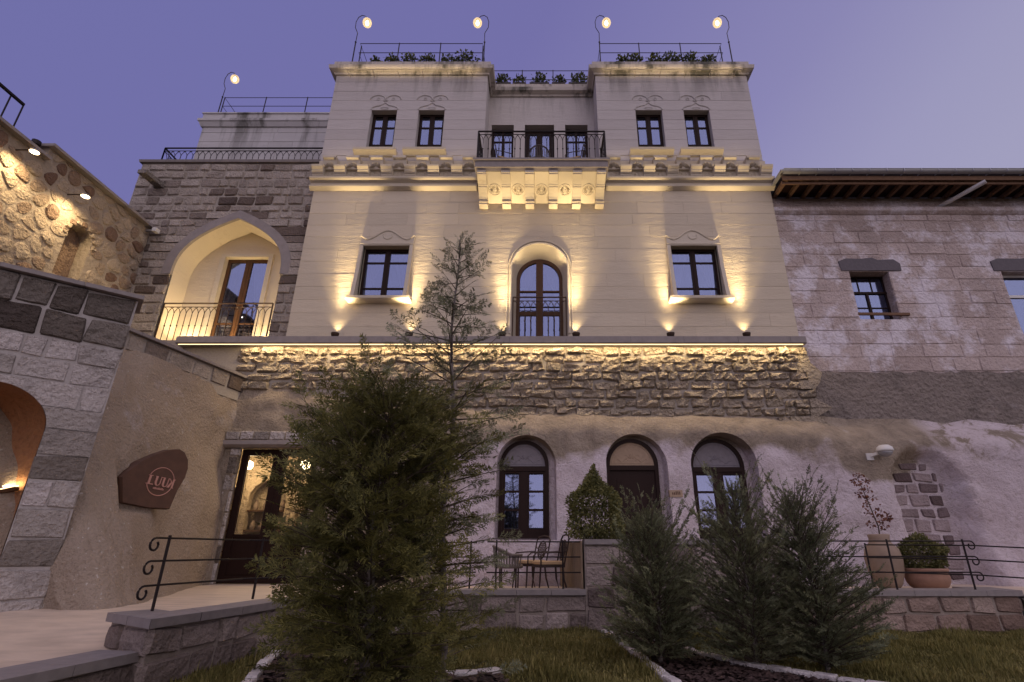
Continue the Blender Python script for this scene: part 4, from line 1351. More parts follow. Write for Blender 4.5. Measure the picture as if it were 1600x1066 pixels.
MB().tube([(11.9, 13.25, 10.80), (12.62, 12.25, 10.98)], .062, 10).build('drain_pipe', M['white_plastic'], nb)

# ================================================================== CAVE HOUSE (rock face with arched windows)
def rock_material():
    m, nt, b = new_mat('tuff rock with worn whitewash')
    P = pos(nt)
    sx = N(nt, 'ShaderNodeSeparateXYZ'); nt.links.new(P, sx.inputs[0])
    X, Z = sx.outputs['X'], sx.outputs['Z']
    n0 = noise_node(nt, 0.55, 4, 0.6, P); n1 = noise_node(nt, 2.2, 6, 0.7, P, 0.4); n2 = noise_node(nt, 13, 6, 0.7, P); n3 = noise_node(nt, 45, 3, 0.6, P)
    bare = ramp(nt, [(0.25, (0.20, 0.165, 0.13)), (0.5, (0.32, 0.26, 0.20)), (0.75, (0.43, 0.355, 0.275))], n1.outputs[0]).outputs[0]
    spk = ramp(nt, [(0.66, (0, 0, 0)), (0.72, (1, 1, 1))], n2.outputs[0]).outputs[0]
    bare = mix(nt, math_n(nt, 'MULTIPLY', spk, 0.5), bare, (0.44, 0.40, 0.36))
    wash = ramp(nt, [(0.3, (0.52, 0.435, 0.445)), (0.7, (0.68, 0.60, 0.63))], n1.outputs[0]).outputs[0]
    # height of the whitewash edge, and one bare patch round the niche
    zl = math_n(nt, 'ADD', 2.42, math_n(nt, 'MULTIPLY', n0.outputs[0], 2.4))
    f = math_n(nt, 'DIVIDE', math_n(nt, 'SUBTRACT', zl, Z), 0.30, clamp=True)
    fx = math_n(nt, 'MULTIPLY', math_n(nt, 'ADD', X, 2.6), 1.0, clamp=True)
    dx = math_n(nt, 'DIVIDE', math_n(nt, 'SUBTRACT', X, 8.0), 1.25); dz = math_n(nt, 'DIVIDE', math_n(nt, 'SUBTRACT', Z, 3.35), 0.75)
    dd_ = math_n(nt, 'ADD', math_n(nt, 'MULTIPLY', dx, dx), math_n(nt, 'MULTIPLY', dz, dz))
    patch = math_n(nt, 'MULTIPLY', math_n(nt, 'SUBTRACT', math_n(nt, 'ADD', dd_, math_n(nt, 'MULTIPLY', n1.outputs[0], 0.8)), 1.0), 4.0, clamp=True)
    mot = ramp(nt, [(0.34, (0, 0, 0)), (0.46, (1, 1, 1))], n2.outputs[0]).outputs[0]
    right = math_n(nt, 'MULTIPLY', math_n(nt, 'SUBTRACT', X, 9.2), 2.0, clamp=True)
    f = math_n(nt, 'MULTIPLY', math_n(nt, 'MULTIPLY', f, fx), patch)
    f2 = math_n(nt, 'MULTIPLY', right, math_n(nt, 'MULTIPLY', ramp(nt, [(0.42, (0, 0, 0)), (0.52, (1, 1, 1))], n1.outputs[0]).outputs[0], 0.9))
    f = math_n(nt, 'MAXIMUM', f, f2)
    f = math_n(nt, 'MULTIPLY', f, math_n(nt, 'ADD', 0.55, math_n(nt, 'MULTIPLY', mot, 0.45)))
    c = mix(nt, f, bare, wash)
    nt.links.new(c, b.inputs['Base Color'])
    b.inputs['Roughness'].default_value = 0.95; b.inputs['Specular IOR Level'].default_value = 0.15
    h = math_n(nt, 'ADD', math_n(nt, 'MULTIPLY', n1.outputs[0], 1.0), math_n(nt, 'ADD', math_n(nt, 'MULTIPLY', n2.outputs[0], 0.5), math_n(nt, 'MULTIPLY', n3.outputs[0], 0.15)))
    bump(nt, b, h, 0.9, 0.14)
    return m


M['rock'] = rock_material()


def lin(xs, ys, x):
    if x <= xs[0]: return ys[0]
    for i in range(1, len(xs)):
        if x <= xs[i]:
            return ys[i - 1] + (ys[i] - ys[i - 1]) * (x - xs[i - 1]) / (xs[i] - xs[i - 1])
    return ys[-1]


def ztop(x):
    return lin([-8.5, -5.3, -1.4, 1.5, 6.5, 7.2, 12, 16], [5.45, 5.08, 4.55, 4.50, 4.36, 4.22, 4.12, 4.0], x) + .07 * nz(x * .9, 3.1, 0.2) + .04 * nz(x * 3, 1, 0)


NICHE = Open(8.28, 9.62, 0.55, 3.36, .6)


def rock_y(x, z):
    base = 12.42 + .28 * (1 - sstep(-4.6, -2.6, x)) - .30 * sstep(8.8, 13, x)
    y = base + .045 * (z - 1.5) + .16 * nz(x * .45, z * .6, 1.7) + .06 * nz(x * 1.4, z * 1.6, 4.2) + .018 * nz(x * 5, z * 5, 9)
    y -= .22 * (1 - sstep(.5, 1.5, z)) * (1 if x > 5 else .3)
    zt = ztop(x)
    s = min(max((z - (zt - .62)) / .62, 0), 1)
    y = y * (1 - s ** 1.5) + 13.06 * s ** 1.5
    if x > 7:
        d = max(abs(x - 8.95) - .64 + .9 * max(z - 2.8, 0) ** 1.6, 0) ** 2 + max(abs(z - 1.80) - 1.52, 0) ** 2
        w = math.exp(-d / .010)
        y = y * (1 - w) + 12.92 * w
    return y


cave = thing('cave_house', (2, 12.6, .55), 'cave rooms cut into a bulging rock face with whitewashed lower part', 'cave house')
FY = 12.80
ops = [Open(-1.03, .36, 1.46, 3.80, .70), Open(1.52, 2.95, 1.30, 3.84, .70), Open(3.50, 5.02, 1.46, 3.84, .74), Open(-7.26, -5.36, .40, 3.56)]
pts = []; edges = []
for o in ops:
    lp = o.loop(0, 10)
    b0 = len(pts)
    q = []
    for i in range(len(lp)):
        a, b = lp[i], lp[(i + 1) % len(lp)]
        n_ = max(1, int(math.hypot(b[0] - a[0], b[1] - a[1]) / .14))
        for k in range(n_): q.append((a[0] + (b[0] - a[0]) * k / n_, a[1] + (b[1] - a[1]) * k / n_))
    pts += q
    edges += [(b0 + i, b0 + (i + 1) % len(q)) for i in range(len(q))]
    o.pts = q
rr = random.Random(4)
xs_ = np.arange(-8.0, 16.01, .145); zs_ = np.arange(.30, 5.7, .125)
for x in xs_:
    for z in zs_:
        if z > ztop(x) + .14: continue
        pts.append((x + rr.uniform(-.04, .04), z + rr.uniform(-.03, .03)))


def in_poly(p, poly):
    c = False; j = len(poly) - 1
    for i in range(len(poly)):
        if (poly[i][1] > p[1]) != (poly[j][1] > p[1]) and p[0] < (poly[j][0] - poly[i][0]) * (p[1] - poly[i][1]) / (poly[j][1] - poly[i][1]) + poly[i][0]: c = not c
        j = i
    return c


rv_, re_, rf_, *_r = delaunay_2d_cdt([Vector(p) for p in pts], edges, [], 0, 1e-5)
keep = []
for f in rf_:
    cx = sum(rv_[i][0] for i in f) / 3; cz = sum(rv_[i][1] for i in f) / 3
    if any(o.a - .1 < cx < o.b + .1 and o.v0 - .1 < cz < o.v1 + .1 and in_poly((cx, cz), o.pts) for o in ops): continue
    if cz > ztop(cx) + .13: continue
    keep.append(tuple(f))
rk = MB()
rk.add([(p[0], rock_y(p[0], p[1]), p[1]) for p in rv_], keep)
for o in ops:
    m_ = len(o.pts)
    V = [(u, rock_y(u, v), v) for u, v in o.pts] + [(u + (-.04 if u > o.c else 0), FY + .12, v) for u, v in o.pts]
    rk.add(V, [(i, (i + 1) % m_, m_ + (i + 1) % m_, m_ + i) for i in range(m_)])
rock_o = rk.build('rock_wall', M['rock'], cave, True)
FC = Fr(0, FY)


def arched_window(o, mat, fan, is_door=False, rows=()):
    """round-headed timber frame with a carved fanlight above two glazed leaves or a panelled door"""
    ou = Open(o.a, o.b, o.v0, o.v1, o.rise); fw = .085
    inn = Open(o.a + fw, o.b - fw, o.v0 + fw, o.v1 - fw, o.rise - fw * .6)
    f = MB().prism(FC, [ou.loop(0, 12), inn.loop(0, 12)], -.09, 0)
    vs = o.vs - .02
    f.fbox(FC, o.a + fw, o.b - fw, vs - .11, vs, -.085, .012)
    w = f.build('door' if is_door else 'window', M[mat], cave)
    MB().prism(FC, [Open(o.a - .16, o.b + .30, o.v0 - .14, o.v1 + .20, o.rise + .1).loop(0, 12), ou.loop(-.01, 12)], -.16, -.05).build('rebate', M['rock'], w)
    arc = [(o.c + (inn.w - .0) * math.cos(math.pi * k / 20), vs + (inn.v1 - vs) * math.sin(math.pi * k / 20)) for k in range(21)]
    fp = MB().prism(FC, [arc], -.07, -.045).build('fanlight', M[fan], w)
    orn = MB()
    arc2 = [(o.c + (inn.w - .06) * math.cos(math.pi * k / 20), vs + .05 + (inn.v1 - vs - .10) * math.sin(math.pi * k / 20)) for k in range(21)]
    orn.tube([FC(u, v, -.045) for u, v in arc2], .008, 4)
    orn.tube([FC(arc2[0][0], arc2[0][1], -.045), FC(arc2[-1][0], arc2[-1][1], -.045)], .008, 4)
    for s in (-1, 1):
        orn.tube([FC(o.c + s * (.08 + .30 * t), vs + .12 + .035 * math.sin(t * 9), -.045) for t in [k / 12 for k in range(13)]], .009, 4)
        orn.tube([FC(o.c + s * (.14 + .05 * math.cos(a)), vs + .21 + .05 * math.sin(a), -.045) for a in [k * .6 for k in range(9)]], .008, 4)
    for a in range(5):
        an = math.pi * (a + .5) / 5
        orn.tube([FC(o.c + .02 * math.cos(an), vs + .17 + .02 * math.sin(an), -.045), FC(o.c + .085 * math.cos(an), vs + .17 + .12 * math.sin(an), -.045)], .014, 4)
    orn.build('carved_ornament', M[fan], w)
    lo, hi = o.v0 + fw, vs - .11
    if is_door:
        d = MB().fbox(FC, o.a + fw, o.b - fw, lo, hi, -.08, -.045)
        d.fbox(FC, o.a + fw + .16, o.b - fw - .16, lo + .18, hi - .18, -.046, -.030)
        d.fbox(FC, o.a + fw + .24, o.b - fw - .24, lo + .26, hi - .26, -.032, -.012)
        d.build('door_leaf', M[mat], w)
        MB().tube([FC(o.b - fw - .09, 2.35, -.02), FC(o.b - fw - .09, 2.35, .04), FC(o.b - fw - .20, 2.34, .04)], .012, 6).build('handle', M['rust_iron'], w)
        return w
    mw = .14; sw = .055
    s = MB().fbox(FC, o.c - mw / 2, o.c + mw / 2, lo, hi, -.082, -.010)
    for a, b in ((o.a + fw, o.c - mw / 2), (o.c + mw / 2, o.b - fw)):
        s.fbox(FC, a, a + sw, lo, hi, -.075, -.022); s.fbox(FC, b - sw, b, lo, hi, -.075, -.022)
        s.fbox(FC, a + sw, b - sw, hi - sw, hi, -.075, -.023); s.fbox(FC, a + sw, b - sw, lo, lo + .12, -.075, -.023)
        for q in (1, 2):
            v = lo + .12 + (hi - sw - lo - .12) * q / 3
            s.fbox(FC, a + sw, b - sw, v - .025, v + .025, -.07, -.026)
    s.build('casement', M[mat], w)
    for a, b in ((o.a + fw, o.c - mw / 2), (o.c + mw / 2, o.b - fw)):
        for q in range(3):
            v0_ = lo + .12 + (hi - sw - lo - .12) * q / 3; v1_ = lo + .12 + (hi - sw - lo - .12) * (q + 1) / 3
            MB().fbox(FC, a + sw, b - sw, v0_ + .025, v1_ - .025, -.052, -.047).build('pane', M['glass'], w)
    room_box(FC, w, o.a + .05, o.b - .05, o.v0, o.v1 - .2, -.10, -.9)
    curtain_part(FC, w, o.a + .08, o.b - .08, o.v0 + .1, vs - .1, -.3, None, 12)
    return w


arched_window(Open(-.98, .19, 1.50, 3.73, .60), 'dark_wood', 'fan')
arched_window(Open(1.56, 2.80, 1.36, 3.77, .62), 'dark_wood', 'fan_tan', True)
arched_window(Open(3.55, 4.85, 1.50, 3.77, .66), 'dark_wood', 'fan')

# niche walled up with rough blocks
rn = random.Random(14)
M['nichestone'] = stone_mat('purplish niche blocks', [(0, (0.10, 0.07, 0.07)), (0.4, (0.20, 0.155, 0.16)), (1, (0.33, 0.275, 0.28))], fine=10, bstr=.8, bdist=.04)
vv = .62
while vv < 3.15:
    h = rn.uniform(.22, .32)
    sp = NICHE.span(min(vv + h, 3.30)) or (8.6, 9.2)
    u = sp[0] + .06
    while u < sp[1] - .14:
        w_ = min(rn.uniform(.30, .52), sp[1] - .05 - u)
        if w_ > .12:
            V, F = stone_rect(Fr(0, 12.92), u, u + w_ - .035, vv, vv + h - .03, .040, .015, rn, .03, .03, 3, 2, .025)
            MB().add(V, F).build('stone', M['nichestone'], rock_o)
        u += w_
    vv += h

# shop door with a warm room behind it
FS = Fr(0, 12.94)
sd = window_rect(cave, FS, -7.25, -5.37, .57, 3.545, 0, rows=(.665,), fw=.16, mw=.32, name='shop_door', solid=(1,), curtains=False, glass='shop_glass', room=False)
js = []
for v0_, h in ((.55, .45), (1.0, .35), (1.35, .42), (1.77, .30), (2.07, .48), (2.55, .38), (2.93, .42), (3.35, .20)):
    V, F = stone_rect(Fr(0, 12.74), -7.44, -7.20, v0_, v0_ + h - .02, .02, .01, rn, .008, .02, 3, 2)
    MB().add(V, F).build('jamb_stone', M['passage'], sd)
MB().profile(Fr(0, 12.70), [(-.2, 3.54), (.02, 3.54), (.10, 3.60), (.10, 3.70), (-.2, 3.70)], -7.60, -4.9).build('lintel_moulding', M['ledge'], sd)
x = -7.6
while x < -5.0:
    w_ = rn.uniform(.30, .42)
    V, F = stone_rect(Fr(0, 12.68), x, x + w_ - .02, 3.72, 3.93, .02, .012, rn, .008, .02, 3, 2); x += w_
    MB().add(V, F).build('lintel_stone', M['passage'], sd)
shop = MB()
shop.add([(-9.6, 13.05, .55), (-4.2, 13.05, .55), (-4.2, 15.0, .55), (-9.6, 15.0, .55), (-9.6, 13.05, 3.7), (-4.2, 13.05, 3.7), (-4.2, 15.0, 3.7), (-9.6, 15.0, 3.7)], [(0, 1, 2, 3), (4, 7, 6, 5), (2, 6, 7, 3), (0, 3, 7, 4), (1, 5, 6, 2)])
for cx in (-8.55, -7.25, -5.95):
    op_ = Open(cx - .5, cx + .5, .55, 3.0, .5)
    shop.prism(Fr(0, 14.55), [[(cx - .64, .55), (cx + .64, .55), (cx + .64, 3.69), (cx - .64, 3.69)], op_.loop(0, 10)], -.2, 0)
shop.build('shop_interior', M['shopstone'], sd)
for k, (x, z) in enumerate(((-8.55, 1.2), (-8.55, 1.7), (-8.55, 2.2), (-7.25, 1.2), (-7.25, 1.7), (-7.25, 2.2), (-5.95, 1.2), (-5.95, 1.7), (-5.95, 2.2))):
    MB().box(x - .5, x + .5, 14.6, 14.99, z, z + .04).build('shelf', M['brown_wood'], sd)
    for q in range(4):
        r_ = rn.uniform(.05, .08)
        MB().lathe([(r_ * .6, 0), (r_, .08), (r_ * .9, .16), (r_ * .4, .22), (r_ * .5, .26)], (x - .36 + q * .24, 14.75, z + .04), 10).build('ornament', M['urn'], sd)
for x, y in ((-7.6, 13.95), (-6.1, 13.9)):
    MB().lathe([(.02, .0), (.09, .02), (.12, .10), (.10, .18), (.03, .22)], (x, y, 3.2), 12).build('pendant_lamp', M['lens'], sd)
    point('shop_lamp', (x, y, 3.05), 36, (1, .74, .42), .12, sd)

# plaque and dome lamp on the rock
pq = thing('wall_plaque', (3.09, 12.5, 2.46), 'small stone name plaque on the rock right of the panelled cave door', 'plaque')
yq = rock_y(3.09, 2.5) - .035
MB().box(2.94, 3.24, yq, yq + .12, 2.38, 2.53).build('plate', M['fan_tan'], pq)
for k in range(5):
    MB().box(3.0 + k * .04, 3.024 + k * .04, yq - .006, yq + .002, 2.43, 2.47 + (.03 if k > 1 else .01)).build('letter', M['slab'], pq)
dm = thing('dome_camera', (7.75, 12.3, 3.3), 'white dome camera on a bracket on the rock beside the niche', 'camera')
yd = rock_y(7.70, 3.30)
MB().box(7.60, 7.76, yd - .03, yd + .02, 3.20, 3.36).build('wall_plate', M['white_plastic'], dm)
MB().bar((7.70, yd - .02, 3.30), (7.86, yd - .20, 3.36), .06).build('arm', M['white_plastic'], dm)
MB().lathe([(.02, .13), (.10, .125), (.16, .08), (.18, .02), (.18, -.01), (.165, -.02)], (7.92, yd - .24, 3.38), 20).build('housing', M['white_plastic'], dm, True)
MB().lathe([(.155, -.015), (.145, -.06), (.10, -.11), (.03, -.13)], (7.92, yd - .24, 3.38), 20).build('dome', M['zinc'], dm, True)

# ================================================================== SIGN BUTTRESS (left rock)
but = thing('rock_buttress', (-6.6, 9.5, .5), 'flaring brown rock buttress that carries the dark round-lettered sign', 'rock')
base_c = [(-8.2, 7.2), (-6.55, 7.70), (-5.85, 7.50), (-5.45, 7.70), (-5.50, 8.30), (-5.80, 9.1), (-6.25, 10.0), (-6.75, 11.2), (-7.15, 12.3), (-7.30, 13.1)]
top_c = [(-9.3, 7.0), (-8.75, 7.9), (-8.65, 8.3), (-8.58, 8.7), (-8.45, 9.3), (-8.32, 9.9), (-8.15, 10.6), (-7.95, 11.6), (-7.78, 12.4), (-7.66, 13.1)]


def curve(c, s):
    n_ = len(c) - 1
    k = min(int(s * n_), n_ - 1); t = s * n_ - k
    p0 = c[max(k - 1, 0)]; p1 = c[k]; p2 = c[k + 1]; p3 = c[min(k + 2, n_)]
    return [0.5 * (2 * p1[i] + (p2[i] - p0[i]) * t + (2 * p0[i] - 5 * p1[i] + 4 * p2[i] - p3[i]) * t * t + (3 * p1[i] - p0[i] - 3 * p2[i] + p3[i]) * t ** 3) for i in (0, 1)]


def but_p(s, t, amp=1.0):
    b, tp = curve(base_c, s), curve(top_c, s)
    g = t ** .78 * (1 - .12 * math.sin(t * math.pi))
    x = b[0] + (tp[0] - b[0]) * g; y = b[1] + (tp[1] - b[1]) * g; z = .35 + 4.68 * t
    d = amp * (.14 * nz(s * 5, t * 2.6, 2.2) + .03 * nz(s * 16, t * 9, 5))
    return Vector((x + d, y - d * .6, z))


sp0 = but_p(.545, .40, 0)
du_ = (but_p(.60, .40, 0) - but_p(.49, .40, 0)); du_.z = 0; du_.normalize()
nrm = Vector((du_.y, -du_.x, 0))
tocam = Vector((-sp0.x, -sp0.y, 0)).normalized()
nrm = (nrm * .45 + tocam * .55).normalized()
Fg = Fr(sp0.x + nrm.x * .10 - nrm.y * .16, sp0.y + nrm.y * .10 + nrm.x * .16, -nrm.y, nrm.x)
ZS = 2.43; SZ = .90


def carved(p):
    """the bed cut into the rock for the sign, with a shelf below it"""
    d = p - Vector(Fg(0, 0, 0)); n_ = d.x * nrm.x + d.y * nrm.y; u = d.x * Fg.dx + d.y * Fg.dy
    w = (1 - sstep(.58, .74, abs(u + .03))) * (1 - sstep(.56, .9, p.z - ZS)) * sstep(-.62, -.57, p.z - ZS)
    if n_ > -.05: p = p - nrm * ((n_ + .05) * w)
    return p


bm2 = MB(); NS, NT = 150, 100
bm2.add([tuple(carved(but_p(i / NS, j / NT))) for j in range(NT + 1) for i in range(NS + 1)], [(j * (NS + 1) + i, j * (NS + 1) + i + 1, (j + 1) * (NS + 1) + i + 1, (j + 1) * (NS + 1) + i) for j in range(NT) for i in range(NS)])
M['brown_rock'] = stone_mat('speckled brown tuff', [(0, (0.31, 0.25, 0.195)), (1, (0.32, 0.257, 0.20))], specks=((0.52, 0.48, 0.43), 16), fine=11, bstr=.8, bdist=.06, dark_amt=.25, dark=(0.20, 0.155, 0.13), var_scale=.9, wash=((0.42, 0.37, 0.36), .60, .7))
bm2.build('rock_face', M['brown_rock'], but, True)
# coping course along its top
pA, pB = Vector((-8.75, 7.9)), Vector((-7.62, 13.1))
Fp = Fr(pA.x, pA.y, *(pB - pA)); Lp_ = (pB - pA).length
PW = MB().prism(Fp, [[(0, 4.75), (Lp_, 4.75), (Lp_, 5.34), (0, 5.34)]], -.35, .02).build('parapet', M['mortar'], but)
course_wall(Fp, [.40], 4.95, 0, Lp_, [], (.38, .75), .035, .05, .012, .012, 'stone', M['tower'], PW, rn, jit=.015, bev=.03, round_=.015)
x = 0
while x < Lp_:
    w_ = min(1.1, Lp_ - x); MB().fbox(Fp, x, x + w_ - .008, 5.345, 5.41, -.38, .12).build('coping_slab', M['cap'], but); x += w_

# stone sign
sg = thing('stone_sign', tuple(Fg(0, 1.45, 0)), 'rust-brown stone slab sign with copper ring and lettering set in the rock', 'sign')
shp = [(-.62, -.06), (-.50, -.50), (-.05, -.56), (.36, -.555), (.42, -.20), (.505, .06), (.52, .25), (.48, .42), (.38, .555), (.27, .60), (.05, .545), (-.15, .43), (-.38, .26), (-.55, .06)]
shp = [(u * SZ, v * SZ) for u, v in shp]
sl = MB()
V = [Fg(u * 1.06, ZS + v, 0) for u, v in shp] + [Fg(u, ZS + v * .985, .035) for u, v in shp] + [Fg(u * 1.1, ZS + v * 1.02, -.12) for u, v in shp]
m_ = len(shp)
sl.add(V, [tuple(range(m_, 2 * m_))] + [(i, (i + 1) % m_, m_ + (i + 1) % m_, m_ + i) for i in range(m_)] + [(2 * m_ + i, 2 * m_ + (i + 1) % m_, (i + 1) % m_, i) for i in range(m_)])
slab_o = sl.build('slab', M['slab'], sg)
SLN = .038
def sgp(u, v, n=0.0):       # lettering leans with the slab
    u, v = u * SZ, v * SZ
    return Fg(.055 + u + v * .10, ZS - .06 + v - u * .09, SLN + n)
for a0, a1 in ((12, 158), (196, 352)):
    MB().tube([sgp(.245 * math.cos(R(a)), .262 * math.sin(R(a)), 0) for a in np.linspace(a0, a1, 26)], .008, 5).build('ring', M['copper'], sg)


def letter(polys):
    b = MB()
    for pl in polys: b.prism(sgp, [pl], -.006, .012)
    b.build('letter', M['copper'], sg)


def bx(u0, u1, v0, v1): return [(u0, v0), (u1, v0), (u1, v1), (u0, v1)]
letter([bx(-.235, -.195, -.085, .085), bx(-.260, -.235, -.085, -.073), bx(-.195, -.125, -.085, -.068), bx(-.250, -.235, .073, .085), bx(-.195, -.175, .073, .085)])
for c in (-.055, .085):
    o_ = [(c - .055 + .055 * (1 - math.cos(a)), -.03 - .06 * math.sin(a)) for a in np.linspace(0, math.pi, 12)]
    i_ = [(c - .018 + .028 * (1 - math.cos(a)), -.03 - .045 * math.sin(a)) for a in np.linspace(math.pi, 0, 12)]
    letter([[(c - .055, .085)] + o_ + [(c + .055, .085), (c + .042, .085)] + i_ + [(c - .018, .085)], bx(c - .07, c - .055, .075, .085), bx(c + .055, c + .068, .075, .085)])
letter([bx(.215, .250, -.085, .085), [(.215, -.005), (.215, .02), (.160, .085), (.145, .085)], [(.215, .012), (.195, .030), (.135, -.085), (.178, -.085)], bx(.250, .265, -.085, -.075), bx(.250, .265, .075, .085)])
tg = MB()
for k in range(10):
    tg.fbox(sgp, -.10 + k * .021, -.087 + k * .021, -.155, -.125 + .006 * (k % 3), -.006, .006)
tg.build('tagline', M['copper'], sg)
_unused = MB().add([Fg(-.60, ZS - .76, -.2), Fg(.56, ZS - .76, -.2), Fg(.56, ZS - .76, .12), Fg(-.60, ZS - .76, .12), Fg(-.58, ZS - .68, -.2), Fg(.54, ZS - .68, -.2), Fg(.54, ZS - .68, .10), Fg(-.58, ZS - .68, .10)],
              [(4, 7, 6, 5), (3, 2, 6, 7), (0, 3, 7, 4), (1, 5, 6, 2), (0, 1, 2, 3)])

# ================================================================== PASSAGE WALL (far left, arched)
pw = thing('passage_wall', (-8.0, 6.6, .3), 'light tuff block wall with dark coping and an arched passage on the left', 'wall')
Fw = Fr(-9.93, 4.81, .762, .648)
pas = Open(2.44, 3.90, .25, 3.42, .60)
PWm = MB().prism(Fw, [[(0, .2), (4.48, .2), (4.48, 5.0), (0, 5.0)], pas.loop(.010)], -.55, -.012).build('wall', M['mortar_pale'], pw)
rp_ = random.Random(31)
hs = [.40, .38, .36, .40, .36, .34, .36, .30, .36, .32, .32]
course_wall(Fw, hs, .25, 0, 4.48, [pas], (.24, .70), .014, .012, .010, .010, 'stone', M['passage'], PWm, rp_, jit=.022, bev=.018, nx=4, ny=3, round_=.02)
course_wall(Fw, [.42, .42], .25 + sum(hs), 0, 4.48, [], (.30, .58), .018, .026, .014, .020, 'stone', M['basalt'], PWm, rp_, jit=.022, bev=.022, nx=4, ny=3, round_=.02)
x = 0
while x < 4.5:
    w_ = min(.95, 4.55 - x); MB().fbox(Fw, x, x + w_ - .008, 5.01, 5.075, -.6, .10).build('coping_slab', M['cap'], pw); x += w_
tn = MB(); lp = pas.loop(0.0, 10); m_ = len(lp)
lp2 = [(u - 2.3, v * 1.08) for u, v in Open(2.2, 4.0, .25, 3.5, .7).loop(0, 10)]
tn.add([Fw(u, v, -.02) for u, v in lp] + [Fw(u, v, -.56) for u, v in lp] + [Fw(u, v, -2.7) for u, v in lp2] + [Fw(u - 1.0, v, -3.6) for u, v in lp2],
       [(r * m_ + i, r * m_ + (i + 1) % m_, (r + 1) * m_ + (i + 1) % m_, (r + 1) * m_ + i) for r in range(3) for i in range(m_)] + [tuple(3 * m_ + i for i in range(m_))])
tun = tn.build('vaulted_passage', M['tunnel'], pw)
hr = [Fw(3.80, 2.06, -.56), Fw(1.80, 1.50, -2.55)]
MB().bar(hr[0], hr[1], .07, .05).build('handrail', M['brown_wood'], pw)
MB().bar((hr[0][0], hr[0][1] , hr[0][2] + .04), (hr[1][0], hr[1][1], hr[1][2] + .04), .03, .015).build('light_strip', M['led'], pw)
strip('handrail_light', (hr[0][0], hr[0][1], hr[0][2] + .07), (hr[1][0], hr[1][1], hr[1][2] + .07), .03, Vector(Fw(1.0, .5, -.9)) - Vector(Fw(0, 0, 0)), 16, WARM, pw)
MB().lathe([(.02, .06), (.08, .05), (.10, 0), (.07, -.05), (.02, -.07)], Fw(2.3, 2.7, -1.5), 12).build('added_vault_lamp', M['globe'], pw, True)  # added globe and point lamp, out of view, to warm the passage
point('added_passage_fill', Fw(2.3, 2.7, -1.5), 38, (1, .58, .26), .12, pw)

# ================================================================== LIT RUBBLE WALL (upper left)
lw = thing('rubble_wall', (-11.45, 10.5, 4.5), 'tall rubble stone wall lit warm by two downlights, with an arched niche', 'wall')
Fl = Fr(-11.45, 0, 0, 1)
nich = Open(10.90, 11.60, 7.30, 8.76, .35)
out_l = [(6.5, 4.6), (13.22, 4.6), (13.22, 9.98), (9.80, 9.98), (9.80, 9.62), (6.5, 9.62)]
LWm = MB().prism(Fl, [out_l, nich.loop(0, 8)], -.45, -.0).build('wall', M['rubble_mortar'], lw)
MB().prism(Fl, [nich.loop(.02, 8)], -.5, -.30).build('niche_back', M['rubble'], LWm)
rubble_wall(Fl, [(7.6, 6.2), (13.2, 6.2), (13.2, 9.96), (7.6, 9.96)], .33, random.Random(17), .022, .030, .020, 'rubble_stone', M['rubble'], LWm,
            skip=lambda u, v: (nich.a - .12 < u < nich.b + .12 and 7.2 < v < 8.85) or (u < 9.9 and v > 9.50))
for k in range(9):
    a = math.pi * k / 8
    V, F = stone_rect(Fr(-11.45, 0, 0, 1), nich.c - .44 * math.cos(a) - .07, nich.c - .44 * math.cos(a) + .07, nich.vs + .42 * math.sin(a) - .07, nich.vs + .42 * math.sin(a) + .07, .05, .01, rn, .01, .02, 2, 2)
    MB().add(V, F).build('niche_stone', M['rubble'], LWm)
for (a, b, z) in ((6.5, 9.80, 9.62), (9.72, 13.25, 9.98)):
    x = a
    while x < b - .05:
        w_ = min(1.0, b - x); MB().fbox(Fl, x, x + w_ - .008, z, z + .07, -.5, .16).build('coping_slab', M['ledge'], lw); x += w_
for k, (y, z, lab) in enumerate(((9.15, 9.30, 'round wall downlight at the left edge, high on the rubble wall'), (10.57, 9.20, 'round wall downlight above the arched niche on the rubble wall'))):
    t = thing('wall_downlight', (-11.40, y, z), lab, 'wall light', 'downlights on the rubble wall')
    MB().bar((-11.48, y, z + .05), (-11.05, y, z + .05), .022).build('arm', M['rust_iron'], t)
    MB().lathe([(.02, .05), (.08, .045), (.10, .02), (.10, .0), (.09, -.004)], (-11.0, y, z), 18).build('shade', M['ledge'], t, True)
    MB().lathe([(.085, -.012), (.085, -.004)], (-11.0, y, z), 18).build('lens', M['lens'], t)
    spot('beam', (-11.0, y, z - .03), (-11.42, y + .1, z - 1.6), 170, 150, .9, WARM, .06, t)
cr = thing('corner_floodlight', (-11.3, 13.0, 9.85), 'small white floodlight under the coping where rubble wall meets dark house', 'floodlight')
MB().bar((-11.45, 13.05, 9.86), (-11.15, 13.0, 9.84), .05).build('arm', M['zinc'], cr)
MB().box(-11.16, -11.04, 12.90, 13.06, 9.76, 9.88).build('head', M['white_plastic'], cr)
nr = thing('landing_railing', (-11.5, 8.2, 9.69), 'short iron railing on top of the rubble wall, at the upper left edge', 'railing')
m_ = MB(); m_.bar((-11.55, 6.6, 10.50), (-11.55, 9.02, 10.50), .06, .05); m_.build('top_rail', M['iron'], nr)
for k in range(9): MB().bar((-11.55, 6.7 + k * .29, 9.69), (-11.55, 6.7 + k * .29, 10.48), .022).build('baluster', M['iron'], nr)
sp_ = thing('vent_pipe', (-11.62, 9.62, 9.69), 'small dark vent pipe on top of the rubble wall', 'pipe')
MB().lathe([(.06, 0), (.06, .22), (.09, .23), (.09, .33), (.03, .36)], (-11.62, 9.62, 9.69), 10).build('pipe', M['iron'], sp_)

# ================================================================== TERRACE, GARDEN WALLS
def zfl(y): return .55 - .34 * (1 - sstep(5.6, 7.8, y))


